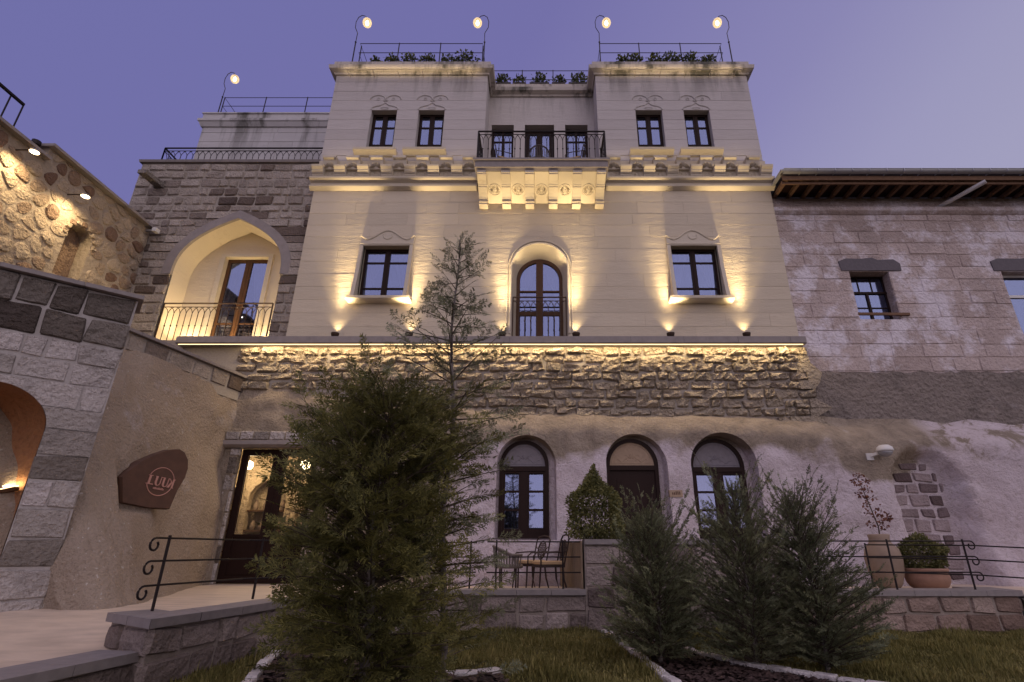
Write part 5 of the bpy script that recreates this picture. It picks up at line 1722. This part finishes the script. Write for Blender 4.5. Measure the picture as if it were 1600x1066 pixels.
tf = MB(); ys_ = [1.5 + k * .5 for k in range(25)]
V = []; F = []
for y in ys_:
    xr = lin([1.5, 5.8, 6.3, 7.8, 9.2, 9.9, 13.5], [-4.45, -4.2, -3.95, -3.6, -2.5, -.9, -.9], y)
    for k in range(9): V.append((-12 + (xr + 12) * k / 8, y, zfl(y)))
F = [(j * 9 + k, j * 9 + k + 1, (j + 1) * 9 + k + 1, (j + 1) * 9 + k) for j in range(len(ys_) - 1) for k in range(8)]
tf.add(V, F)
tf.add([(-1.2, 9.95, .546), (9, 9.95, .546), (14, 9.95, .546), (14, 13.5, .546), (-1.2, 13.5, .546)], [(0, 1, 2, 3, 4)])
tag(tf.build('terrace_floor', M['floor']), kind='structure')


def garden_wall(name, label, path, z1, mat, caps=True, z0=-.05, courses=2, capz=.085, inner=.42, wr=(.34, .62), over=.05, group=None, mort='mortar_tan', seed=1):
    rng = random.Random(seed)
    t = thing(name, (path[0][0], path[0][1], 0), label, 'garden wall', group)
    zt = z1
    core = MB().sweep([(-inner + .04, z0), (-.015, z0), (-.015, zt - capz), (-inner + .04, zt - capz)], path).build('wall_core', M[mort], t)
    for i in range(len(path) - 1):
        a, b = Vector(path[i]), Vector(path[i + 1])
        fr = Fr(a.x, a.y, *(b - a)); L = (b - a).length
        hh = (zt - capz - 0.0) / courses
        course_wall(fr, [hh] * courses, 0.0, 0, L, [], wr, .026, .018, .012, .014, 'stone', M[mat], core, rng, jit=.026, bev=.022, nx=4, ny=3, round_=.02)
    # coping with mitred joints
    off_o = []; off_i = []
    for i, p in enumerate(path):
        p = Vector(p)
        d0 = (p - Vector(path[i - 1])).normalized() if i else None
        d1 = (Vector(path[i + 1]) - p).normalized() if i < len(path) - 1 else None
        d0 = d0 or d1; d1 = d1 or d0
        n0 = Vector((d0.y, -d0.x)); n1 = Vector((d1.y, -d1.x)); b_ = (n0 + n1); b_ = b_ / max(b_.dot(n0), .4)
        off_o.append(p + b_ * over); off_i.append(p - b_ * inner)
    for i in range(len(path) - 1):
        L = (Vector(path[i + 1]) - Vector(path[i])).length
        n_ = max(1, round(L / .62))
        zt = z1 if not callable(z1) else z1(path[i][1])
        for k in range(n_):
            ta, tb = k / n_ + (.004 / L), (k + 1) / n_ - (.004 / L)
            q = [off_o[i].lerp(off_o[i + 1], ta), off_o[i].lerp(off_o[i + 1], tb), off_i[i].lerp(off_i[i + 1], tb), off_i[i].lerp(off_i[i + 1], ta)]
            V = [(p.x, p.y, z) for z in (zt - capz, zt) for p in q]
            MB().add(V, [(0, 3, 2, 1), (4, 5, 6, 7), (0, 1, 5, 4), (1, 2, 6, 5), (2, 3, 7, 6), (3, 0, 4, 7)]).build('coping_slab', M['cap'], t)
    return t


garden_wall('garden_wall', 'low stone kerb wall beside the paved ramp, at the bottom left corner', [(-4.30, 2.6), (-4.18, 4.6), (-3.95, 5.95)], .33, 'garden', courses=1, inner=.45, seed=2)
garden_wall('garden_wall', 'raised stone wall with grey coping and railing that curves behind the big conifers', [(-4.62, 6.38), (-3.80, 5.82), (-3.58, 7.0), (-3.45, 7.9), (-2.4, 9.2), (-1.02, 9.92), (.775, 9.92)], .63, 'garden', inner=.40, seed=3)
garden_wall('garden_wall', 'tall stone landing wall under the clipped cone bush', [(.76, 9.90), (4.35, 9.90)], 1.43, 'garden', courses=4, inner=.5, wr=(.36, .6), seed=4)
garden_wall('garden_wall', 'brown stone terrace wall with grey coping below the two potted plants', [(4.40, 9.72), (7.95, 9.72), (8.1, 10.6)], .63, 'brown', inner=.55, wr=(.36, .56), seed=5)
garden_wall('garden_wall', 'low ramp wall at the right edge, lower than the terrace wall', [(7.98, 9.66), (9.0, 9.0), (11.0, 8.4)], .48, 'brown', inner=.5, courses=2, seed=6)
ld = thing('landing', (2.5, 11.2, .55), 'raised paved landing in front of the cave door with weathered boards on its side', 'landing')
MB().add([(.70, 10.3, 1.37), (4.40, 10.3, 1.37), (4.40, 13.0, 1.37), (.40, 13.0, 1.37), (.70, 10.3, .3), (4.40, 10.3, .3), (4.40, 13.0, .3), (.40, 13.0, .3)], [(0, 1, 2, 3), (0, 3, 7, 4), (1, 5, 6, 2)]).build('deck', M['ledge'], ld)
bA, bB = Vector((.40, 12.6)), Vector((.735, 9.98))
for k in range(13):
    a = bA.lerp(bB, k / 13); b = bA.lerp(bB, (k + .94) / 13); nx_ = Vector(((b - a).y, -(b - a).x)).normalized()
    q = [a, b, b + nx_ * .03, a + nx_ * .03]
    zt = 1.40 + rn.uniform(-.02, .01)
    MB().add([(p.x, p.y, z) for z in (.56, zt) for p in q], [(0, 1, 5, 4), (1, 2, 6, 5), (2, 3, 7, 6), (3, 0, 4, 7), (4, 5, 6, 7)]).build('board', M['board'], ld)

bar_railing('garden_railing', [(-4.27, 6.42), (-4.05, 7.85), (-3.75, 8.25), (-2.72, 9.5), (-1.15, 10.18)], [.63] * 5, (.26, .51, .75), (0.01, .31, .58, .98), 'black railing with curled bar ends beside the ramp', scroll=[0])
bar_railing('garden_railing', [(-.95, 10.05), (.72, 10.05)], [.63] * 2, (.26, .51, .76), (.10, .80), 'black railing in front of the terrace chairs')
bar_railing('garden_railing', [(4.55, 9.86), (7.36, 9.86)], [.63] * 2, (.27, .52, .77), (.02, .53, 1.0), 'black railing on the terrace wall before the potted plants', scroll=[1])
bar_railing('garden_railing', [(6.3, 11.0), (7.6, 10.0), (9.1, 9.15), (11, 8.6)], [.60, .58, .48, .44], (.27, .52, .75), (.0, .45, 1), 'black ramp railing running off at the right edge')

# ================================================================== TERRACE FURNITURE, POTS
def metal_chair(loc, rz, label, z_scale=1.0):
    """cast metal armchair with an oval lattice back and a tan cushion; faces +x locally"""
    t = thing('terrace_chair', (0, 0, 0), label, 'chair', 'cast metal terrace chairs')
    for sx, sy in ((1, 1), (1, -1), (-1, 1), (-1, -1)):
        MB().tube([(sx * .21, sy * .22, .43), (sx * .23, sy * .235, .2), (sx * (.25 if sx > 0 else .29), sy * .245, 0)], .020, 6, r_end=.014).build('leg', M['chair'], t)
    MB().box(-.25, .25, -.25, .25, .41, .45).build('seat_frame', M['chair'], t)
    cu = MB(); V = []
    for z, s in ((.452, .92), (.465, 1), (.505, 1), (.52, .93)):
        V += [(x * .245 * s, y * .245 * s, z) for x, y in ((-1, -.85), (-.85, -1), (.85, -1), (1, -.85), (1, .85), (.85, 1), (-.85, 1), (-1, .85))]
    cu.add(V, [(r * 8 + i, r * 8 + (i + 1) % 8, (r + 1) * 8 + (i + 1) % 8, (r + 1) * 8 + i) for r in range(3) for i in range(8)] + [tuple(range(24, 32)), tuple(range(7, -1, -1))])
    cu.build('cushion', M['cushion'], t)
    def bk(y, z): return (-.24 - (z - .45) * .22, y, z)
    MB().tube([bk(-.22, .45), bk(-.235, .70), bk(-.23, .90), bk(-.17, .965), bk(0, .985), bk(.17, .965), bk(.23, .90), bk(.235, .70), bk(.22, .45)], .016, 6).build('back_frame', M['chair'], t)
    md = MB()
    md.tube([bk(.135 * math.cos(a), .71 + .175 * math.sin(a)) for a in [k * math.pi / 10 for k in range(20)]], .012, 5, closed=True)
    for k in range(-3, 4):
        c = k * .05
        for s in (-1, 1):
            p = []
            for q in range(9):
                tt = -1 + q / 4
                y_ = c + tt * .10; z_ = .71 + s * tt * .14
                if (y_ / .135) ** 2 + ((z_ - .71) / .175) ** 2 <= 1.02: p.append(bk(y_, z_))
            if len(p) > 1: md.tube(p, .007, 4)
    md.build('oval_lattice', M['chair'], t)
    for s in (-1, 1):
        MB().tube([bk(s * .235, .68), (-.05, s * .27, .67), (.15, s * .27, .66), (.22, s * .26, .60), (.21, s * .24, .45)], .014, 6).build('armrest', M['chair'], t)
        MB().tube([bk(s * .13, .72), bk(s * .235, .78)], .009, 5).build('strut', M['chair'], t)
    t.location = loc; t.rotation_euler = (0, 0, rz)
    return t


def wicker_chair(loc, rz, label, name='wicker_chair'):
    """rounded slatted tub chair"""
    t = thing(name, (0, 0, 0), label, 'chair', 'wicker tub chairs')
    for k in range(4):
        a = math.pi / 4 + k * math.pi / 2
        MB().tube([(.22 * math.cos(a), .22 * math.sin(a), 0), (.23 * math.cos(a), .23 * math.sin(a), .40)], .018, 6).build('leg', M['chair'], t)
    MB().lathe([(.26, .38), (.28, .40), (.28, .43), (.26, .45)], (0, 0, 0), 20).build('seat', M['wicker'], t)
    st = None
    for k in range(25):
        a = math.pi * .28 + k * math.pi * 1.44 / 24
        c, s = math.cos(a), math.sin(a)
        h = .62 + .16 * max(0, -math.cos(a))
        MB().tube([(.28 * c, .28 * s, .42), (.32 * c, .32 * s, h)], .012, 4).build('slat', M['wicker'], t)
    MB().tube([(.32 * math.cos(a), .32 * math.sin(a), .62 + .16 * max(0, -math.cos(a))) for a in [math.pi * .26 + k * math.pi * 1.48 / 20 for k in range(21)]], .024, 6).build('rim', M['wicker'], t)
    t.location = loc; t.rotation_euler = (0, 0, rz)
    return t


metal_chair((.14, 10.75, .546), R(196), 'cast metal chair with oval lattice back and tan cushion, nearest the railing')
metal_chair((-.22, 11.55, .546), R(215), 'second metal chair with tan cushion behind the nearer one')
wicker_chair((-.62, 11.2, .546), R(10), 'grey slatted tub chair on the terrace beside the metal chairs')
wicker_chair((-.05, 12.65, 11.56), R(90), 'rounded wicker chair on the carved balcony, seen through the railing')
metal_chair((-1.12, 12.75, 11.56), R(20), 'metal chair at the left end of the carved balcony')
metal_chair((1.0, 12.75, 11.56), R(165), 'metal chair at the right end of the carved balcony')

nr2 = np.random.default_rng(12)
tp = thing('cone_topiary', (1.02, 10.45, 1.43), 'clipped cone-shaped boxwood bush on the landing wall before the cave door', 'topiary')
MB().tube([(1.02, 10.45, 1.40), (1.02, 10.45, 2.2)], .03, 6).build('trunk', M['bark'], tp)
V1, F1 = leaf_cloud(nr2, 9000, (1.02, 10.5, 2.02), (.60, .56, .66), .055, .55, shape='cone')
V1[:, 2] = np.maximum(V1[:, 2], 1.44)
np_mesh('crown', V1, F1, M['box'], tp)
ur = thing('tall_urn', (6.78, 11.3, .55), 'tall sandy clay urn with a russet-leaved sapling', 'urn')
MB().lathe([(.17, 0), (.24, .10), (.31, .32), (.335, .55), (.30, .72), (.20, .84), (.185, .92), (.20, .99), (.17, 1.0), (.15, .9)], (6.78, 11.3, .55), 26).build('urn_body', M['urn'], ur, True)
stp = [(6.80, 11.3, 1.35), (6.82, 11.3, 1.7), (6.74, 11.3, 2.1), (6.66, 11.3, 2.45), (6.60, 11.3, 2.72)]
MB().tube(stp, .016, 5, r_end=.006).build('stem', M['twig'], ur)
tw_ = MB()
Vs, Fs = [], []; off = 0
for k in range(16):
    t_ = .18 + .8 * k / 16
    i = min(int(t_ * 4), 3); p = Vector(stp[i]).lerp(Vector(stp[i + 1]), t_ * 4 - i)
    a = k * 2.4
    q = p + Vector((math.cos(a) * .13, math.sin(a) * .10, .06)) * (1.25 - .5 * t_)
    tw_.tube([tuple(p), tuple(q)], .005, 4)
    v_, f_ = leaf_cloud(nr2, 13, tuple(q), (.06, .06, .05), .07, .2)
    Vs.append(v_); Fs.append(f_ + off); off += len(v_)
p = Vector(stp[1]); q = p + Vector((.22, 0, .18)); tw_.tube([tuple(p), tuple(q)], .007, 4)
v_, f_ = leaf_cloud(nr2, 40, tuple(q), (.10, .07, .07), .07, .2); Vs.append(v_); Fs.append(f_ + off)
tw_.build('twigs', M['twig'], ur)
np_mesh('foliage', np.concatenate(Vs), np.concatenate(Fs), M['redleaf'], ur)
bp = thing('potted_boxwood', (7.52, 11.25, .55), 'round clipped boxwood in a squat terracotta pot', 'potted plant')
MB().lathe([(.25, 0), (.32, .05), (.37, .14), (.38, .22), (.35, .30), (.38, .33), (.38, .37), (.34, .38), (.31, .32)], (7.52, 11.25, .55), 28).build('pot', M['terracotta'], bp, True)
V1, F1 = leaf_cloud(nr2, 6500, (7.52, 11.25, 1.19), (.37, .37, .31), .048, .75)
np_mesh('foliage', V1, F1, M['box'], bp)
MB().tube([(7.52, 11.25, .9), (7.5, 11.25, 1.3)], .03, 6).build('stem', M['bark'], bp)

# ================================================================== GARDEN BEDS AND KERBS
def kerb_line(pts, label, n_total, w=.11, h=.07):
    P = [Vector(p) for p in pts]
    L = [0]
    for i in range(1, len(P)): L.append(L[-1] + (P[i] - P[i - 1]).length)
    t = thing('bed_kerb', (P[0].x, P[0].y, 0), label, 'kerb')
    def at_(d):
        for i in range(1, len(P)):
            if d <= L[i] + 1e-6: return P[i - 1].lerp(P[i], (d - L[i - 1]) / (L[i] - L[i - 1]))
        return P[-1]
    rg = random.Random(9)
    for k in range(n_total):
        a = at_(L[-1] * (k + .02) / n_total); b = at_(L[-1] * (k + .97) / n_total)
        d = (b - a).normalized(); n_ = Vector((d.y, -d.x)) * w / 2
        hh = h + rg.uniform(-.012, .012)
        q = [a - n_, b - n_, b + n_, a + n_]; c = (a + b) / 2
        V = [(p.x, p.y, -.03) for p in q] + [(p.x, p.y, hh - .015) for p in q] + [(c.x + (p.x - c.x) * .9, c.y + (p.y - c.y) * .84, hh) for p in q]
        MB().add(V, [(0, 1, 5, 4), (1, 2, 6, 5), (2, 3, 7, 6), (3, 0, 4, 7), (4, 5, 9, 8), (5, 6, 10, 9), (6, 7, 11, 10), (7, 4, 8, 11), (8, 9, 10, 11)]).build('kerb_stone', M['kerb'], t)


K1 = [(1.02, 9.6), (1.10, 9.2), (1.18, 8.2), (1.22, 7.2), (1.28, 6.2), (1.45, 5.2), (1.9, 4.4)]
K2 = [(1.45, 9.4), (1.62, 8.8), (1.90, 7.9), (2.3, 7.0), (2.9, 6.3), (3.6, 5.7), (4.4, 5.3)]
K0 = [(-3.40, 7.8), (-3.15, 6.9), (-2.88, 6.1), (-2.75, 5.2), (-2.7, 4.4)]
kerb_line(K1, 'curved white stone edging between the middle lawn and the mulch bed', 22)
kerb_line(K2, 'white stone edging half hidden behind the cypress shrubs', 22)
kerb_line(K0, 'white stone edging left of the big conifers', 14)
K3 = [(-.45, 6.75), (-.75, 6.55), (-1.2, 6.6)]
kerb_line(K3, 'short bit of stone edging at the foot of the conifer trunk', 3, .14, .05)


def poly_sheet(name, loop, z, mat, kind='structure'):
    tris = tessellate_polygon([[Vector((p[0], p[1], 0)) for p in loop]])
    b = MB().add([(p[0], p[1], z) for p in loop], [tuple(t) for t in tris])
    return tag(b.build(name, M[mat]), kind=kind)


mul_loop = K1 + list(reversed(K2))
poly_sheet('mulch_bed', mul_loop, .012, 'mulch')
bed2 = K0 + [(-.5, 4.2), (-.2, 5.5), (-.45, 6.7), (-1.2, 6.6), (-2.4, 7.4)]
poly_sheet('mulch_bed', bed2, .010, 'mulch')
# bark chips
rg = np.random.default_rng(5)
def chips(loop, n, name, label):
    xs = [p[0] for p in loop]; ys = [p[1] for p in loop]
    C = []
    while len(C) < n:
        p = (rg.uniform(min(xs), max(xs)), rg.uniform(min(ys), max(ys)))
        if in_poly(p, loop): C.append((p[0], p[1], .018))
    C = np.array(C)
    a = rg.uniform(0, 6.28, n); l = rg.uniform(.02, .06, n); w = l * rg.uniform(.25, .5, n)
    f = np.stack([np.cos(a), np.sin(a), rg.uniform(-.4, .4, n)], 1); s = np.stack([-np.sin(a), np.cos(a), rg.uniform(-.5, .5, n)], 1)
    V = np.stack([C - f * l[:, None] - s * w[:, None], C + f * l[:, None] - s * w[:, None], C + f * l[:, None] + s * w[:, None], C - f * l[:, None] + s * w[:, None]], 1).reshape(-1, 3)
    V[:, 2] = np.maximum(V[:, 2], .006) + .01
    o = np_mesh(name, V, np.arange(4 * n).reshape(-1, 4), M['mulch_chip'])
    tag(o, label, 'mulch', kind='stuff')


M['mulch_chip'] = leaf_mat('bark chips', [(.1, (.018, .011, .010)), (.5, (.050, .030, .026)), (.9, (.11, .07, .06))], trans=0.0)
chips(mul_loop, 5000, 'mulch_chips', 'dark bark chips around the cypress shrubs')
chips(bed2, 2500, 'mulch_chips', 'dark bark chips under the big conifers')

# ================================================================== LAWN
def lawn(n, region, label):
    (x0, x1, y0, y1), loop_in, loops_out = region
    X = rg.uniform(x0, x1, n); Y = y0 + (y1 - y0) * rg.random(n)
    k = np.array([in_poly((x, y), loop_in) and not any(in_poly((x, y), l) for l in loops_out) for x, y in zip(X, Y)])
    X, Y = X[k], Y[k]; n = len(X)
    H = rg.uniform(.03, .085, n) * (1 + .45 * np.sin(X * 5.1 + 2 * np.sin(Y * 3))) * np.where(rg.random(n) < .04, 1.7, 1.0)
    a = rg.uniform(0, 6.28, n); lean = rg.uniform(.01, .05, n); w = rg.uniform(.003, .006, n)
    b = np.stack([X, Y, np.zeros(n)], 1)
    d = np.stack([np.cos(a), np.sin(a), np.zeros(n)], 1); s = np.stack([-np.sin(a), np.cos(a), np.zeros(n)], 1)
    mid = b + d * (lean * .35)[:, None]; mid[:, 2] = H * .6
    tip = b + d * lean[:, None]; tip[:, 2] = H
    V = np.stack([b - s * w[:, None], b + s * w[:, None], mid + s * (w * .8)[:, None], tip, mid - s * (w * .8)[:, None]], 1).reshape(-1, 3)
    o = np_mesh('lawn_grass', V, np.arange(5 * n).reshape(-1, 5), M['grass'])
    tag(o, label, 'grass', kind='stuff')


mid_loop = [(-.4, 4.5), (1.3, 4.5)] + list(reversed(K1))[1:] + [(.74, 9.88), (-1.0, 9.86), (-2.38, 9.1), (-3.3, 7.9), (-2.4, 7.45), (-1.2, 6.65), (-.45, 6.75), (-.2, 5.5)]
lawn(62000, ((-3.4, 1.5, 4.5, 9.95), mid_loop, []), 'dry green lawn in the middle before the terrace wall')
left_loop = [(-4.25, 3.5), (-2.75, 3.5)] + list(reversed(K0)) + [(-3.45, 7.9), (-3.56, 7.0), (-3.78, 5.8), (-3.97, 5.6)]
lawn(18000, ((-4.3, -2.6, 3.5, 7.9), left_loop, []), 'patch of lawn between the low wall and the conifers')
right_loop = [(1.6, 9.86), (1.95, 8.0), (2.3, 7.05), (2.9, 6.35), (3.6, 5.75), (4.4, 5.35), (5, 4.6), (11, 4.6), (11, 8.35), (9, 8.9), (7.95, 9.6), (7.9, 9.66), (4.4, 9.66), (4.38, 9.86)]
lawn(95000, ((1.6, 11, 5.2, 9.9), right_loop, []), 'dry green lawn on the right before the brown terrace wall')


# ================================================================== CONIFERS
def spray(nb=8, sub=1, w=.020, spread=52, seed=0, jit=.18):
    """flat feathery spray of unit length lying along +x -> quads (m,4,3)"""
    r_ = np.random.default_rng(seed)
    Q = []
    bend = r_.uniform(-.22, .22); drop = r_.uniform(.05, .28)
    def leaf(p, ang, l, wd):
        c, s = math.cos(ang), math.sin(ang)
        f = np.array([c, s, r_.uniform(-.15, .15)]); n_ = np.array([-s, c, 0]); p = np.array([p[0], p[1], p[2]])
        Q.append([p, p + f * l * .45 + n_ * wd, p + f * l + np.array([0, 0, -.10 * l]), p + f * l * .45 - n_ * wd])
    def pt(t): return (t, bend * t * t, -drop * t * t)
    for k in range(4):
        a, b = np.array(pt(k / 4)), np.array(pt((k + 1.3) / 4 if k < 3 else 1.0))
        q = np.array([0, w * .55 * (1 - k * .15), 0]); Q.append([a - q, a + q, b + q * .5, b - q * .5])
    for i in range(1, nb + 1):
        t = (i + r_.uniform(-.25, .25)) / (nb + .6)
        for s in (-1, 1):
            if r_.random() < .10: continue
            tt = t - (.03 if s > 0 else 0)
            l = ((.40 * math.sin(min(t * 1.9 + .35, math.pi * .62)) * (1.08 - t)) * 1.25 + .07) * r_.uniform(1 - 2 * jit, 1 + 1.5 * jit)
            an = s * R(spread - 16 * t + r_.uniform(-9, 9)) + bend * t * 2
            p = pt(tt)
            leaf(p, an, l, w)
            for j in range(sub):
                for s2 in (-1, 1):
                    u = .26 + (.62 / max(sub, 1)) * j + (.10 if s2 == s else 0)
                    pp = (p[0] + math.cos(an) * l * u, p[1] + math.sin(an) * l * u, p[2] - .05 * l)
                    leaf(pp, an + s2 * R(36 + r_.uniform(-8, 8)), l * .46 * (1.1 - u * .5) * r_.uniform(.7, 1.2), w * .75)
    leaf(pt(.93), bend * 2, .15, w)
    return np.array(Q, dtype=float)


def conifer(name, base, height, prof, nbr, slen, mat, seed, label, elev=(20, 50), zmin=.05, ns_k=.30, tmpl=None, trunk_r=.05, lean=(0, 0), droop=.25, pw=1.0, cat='conifer', trunk_mat='bark', dens=1.0, fwd=52, limb_r=.012, asym=None, hdist=1.0):
    rg = np.random.default_rng(seed)
    t = thing(name, (base[0], base[1], 0), label, cat)
    bx_, by_ = base
    def tp(h): return np.array([bx_ + lean[0] * h / height + .03 * math.sin(h * 3.1), by_ + lean[1] * h / height + .03 * math.cos(h * 2.3), h])
    MB().tube([tuple(tp(height * k / 12)) for k in range(13)], trunk_r, 7, r_end=.006).build('trunk', M[trunk_mat], t)
    O, Fw_, Nm, L_ = [], [], [], []
    limbs = MB()
    for i in range(nbr):
        u = ((i + rg.random()) / nbr) ** hdist
        h = zmin + (height * .985 - zmin) * u
        az = i * 2.39996 + rg.uniform(-.4, .4)
        r = prof(h / height)
        if asym: r *= asym(az)
        r *= rg.uniform(.72, 1.12)
        if r < .03: r = .03
        e = R(rg.uniform(*elev)) * (.45 + .95 * u)
        ca, sa = math.cos(az), math.sin(az)
        p0 = tp(h)
        path = []
        for k in range(6):
            q = k / 5
            path.append(p0 + np.array([ca * r * q, sa * r * q, r * (math.tan(min(e, 1.2)) * q * (1 - droop * q))]))
        limbs.tube([tuple(p) for p in path], limb_r * (.5 + .6 * min(r, 1)), 4, r_end=.002)
        ns = max(3, int(dens * r / (slen * ns_k)))
        for k in range(ns):
            q = .16 + .84 * (k + .5) / ns if r > .25 else (k + .5) / ns
            j = min(int(q * 5), 4); f = q * 5 - j
            p = path[j] * (1 - f) + path[j + 1] * f
            tan = path[j + 1] - path[j]; tan /= np.linalg.norm(tan)
            side = np.cross(tan, [0, 0, 1]); side /= max(np.linalg.norm(side), 1e-6)
            upv = np.cross(side, tan)
            sg_ = (1 if k % 2 else -1)
            an = R(fwd * rg.uniform(.55, 1.25)) * sg_ if k < ns - 1 else 0
            fw = tan * math.cos(an) + side * math.sin(an) + upv * rg.uniform(-.15, .45)
            fw /= np.linalg.norm(fw)
            nn = upv * rg.uniform(.1, 1) + side * rg.normal() * .8 + tan * rg.normal() * .5
            nn -= fw * nn.dot(fw); nn /= np.linalg.norm(nn)
            O.append(p); Fw_.append(fw); Nm.append(nn); L_.append(slen * rg.uniform(.62, 1.25) * (1.08 - .30 * q) * (.55 + .45 * min(1, r / .35)))
    # leader
    for k in range(10):
        p = tp(height * (1 - .03 * k)); a = k * 2.4
        fw = np.array([math.cos(a) * .5, math.sin(a) * .5, .9]); fw /= np.linalg.norm(fw)
        nn = np.cross(fw, [0.3, .2, .1]); nn /= np.linalg.norm(nn)
        O.append(p); Fw_.append(fw); Nm.append(nn); L_.append(slen * .5)
    limbs.build('limbs', M['twig'], t)
    O = np.array(O); Fw_ = np.array(Fw_); Nm = np.array(Nm); L_ = np.array(L_)
    S = np.cross(Nm, Fw_)
    pick = rg.integers(0, len(tmpl), len(O))
    Vs_ = []
    for q_, tm in enumerate(tmpl):
        k_ = pick == q_
        T = tm.reshape(-1, 3)
        Vs_.append((O[k_][:, None, :] + L_[k_][:, None, None] * (T[None, :, 0:1] * Fw_[k_][:, None, :] + T[None, :, 1:2] * S[k_][:, None, :] + T[None, :, 2:3] * Nm[k_][:, None, :])).reshape(-1, 3))
    V = np.concatenate(Vs_)
    V[:, 2] = np.maximum(V[:, 2], .02)
    np_mesh('crown', V, np.arange(len(V)).reshape(-1, 4), M[mat], t)
    return t


T1 = [spray(8, 2, .021, 48, k) for k in range(6)]
T2 = [spray(7, 2, .020, 46, 20 + k) for k in range(6)]
T3 = [spray(5, 1, .034, 34, 40 + k, .25) for k in range(6)]
def prof_dense(t):
    return lin([0, .12, .4, .62, .8, .92, 1], [.52, .68, .76, .78, .70, .50, .14], t)
conifer('dense_conifer', (-1.50, 5.15), 2.64, prof_dense, 345, .36, 'conifer', 41, 'big dense olive-green conifer in front, left of the thin-topped one', elev=(8, 44), tmpl=T1, trunk_r=.06, ns_k=.33, lean=(-.02, 0), asym=lambda a: 1 + .20 * math.sin(a * 3 + 1) + .10 * math.sin(a * 7))
def prof_slim(t):
    return lin([0, .2, .45, .6, .72, .80, .92, 1], [.55, .62, .74, .78, .62, .34, .22, .05], t)
conifer('slender_conifer', (-.93, 5.65), 4.85, prof_slim, 105, .30, 'conifer_pale', 42, 'tall slender conifer with a sparse feathery top and pale trunk', elev=(5, 32), tmpl=T2, trunk_r=.042, ns_k=.40, lean=(-.10, 0), droop=.15, hdist=.85, dens=.8)
def prof_cyp(t):
    return lin([0, .15, .45, .75, .92, 1], [.52, .66, .56, .34, .16, .03], t)
def lobes(k): return lambda a: 1 + .28 * math.sin(a * 2 + k) + .12 * math.sin(a * 5 + 2 * k)
conifer('cypress_shrub', (1.42, 7.2), 1.58, prof_cyp, 330, .17, 'cypress', 51, 'dusky cypress shrub nearest the landing wall, leftmost of the three', hdist=1.3, elev=(26, 64), tmpl=T3, trunk_r=.03, ns_k=.26, limb_r=.008, fwd=34, asym=lobes(0), droop=.1)
conifer('cypress_shrub', (2.44, 6.9), 1.93, lambda t: prof_cyp(t) * .92, 350, .17, 'cypress', 52, 'middle and tallest of the three cypress shrubs, before the right cave window', hdist=1.3, elev=(28, 66), tmpl=T3, trunk_r=.03, ns_k=.26, limb_r=.008, fwd=34, asym=lobes(2), droop=.1)
conifer('cypress_shrub', (3.16, 6.7), 1.80, lambda t: prof_cyp(t) * .96, 340, .17, 'cypress', 53, 'loose cypress shrub with a leaning tip, rightmost of the three', hdist=1.3, elev=(26, 62), tmpl=T3, trunk_r=.03, ns_k=.27, lean=(-.10, 0), limb_r=.008, fwd=36, asym=lobes(4), droop=.1)
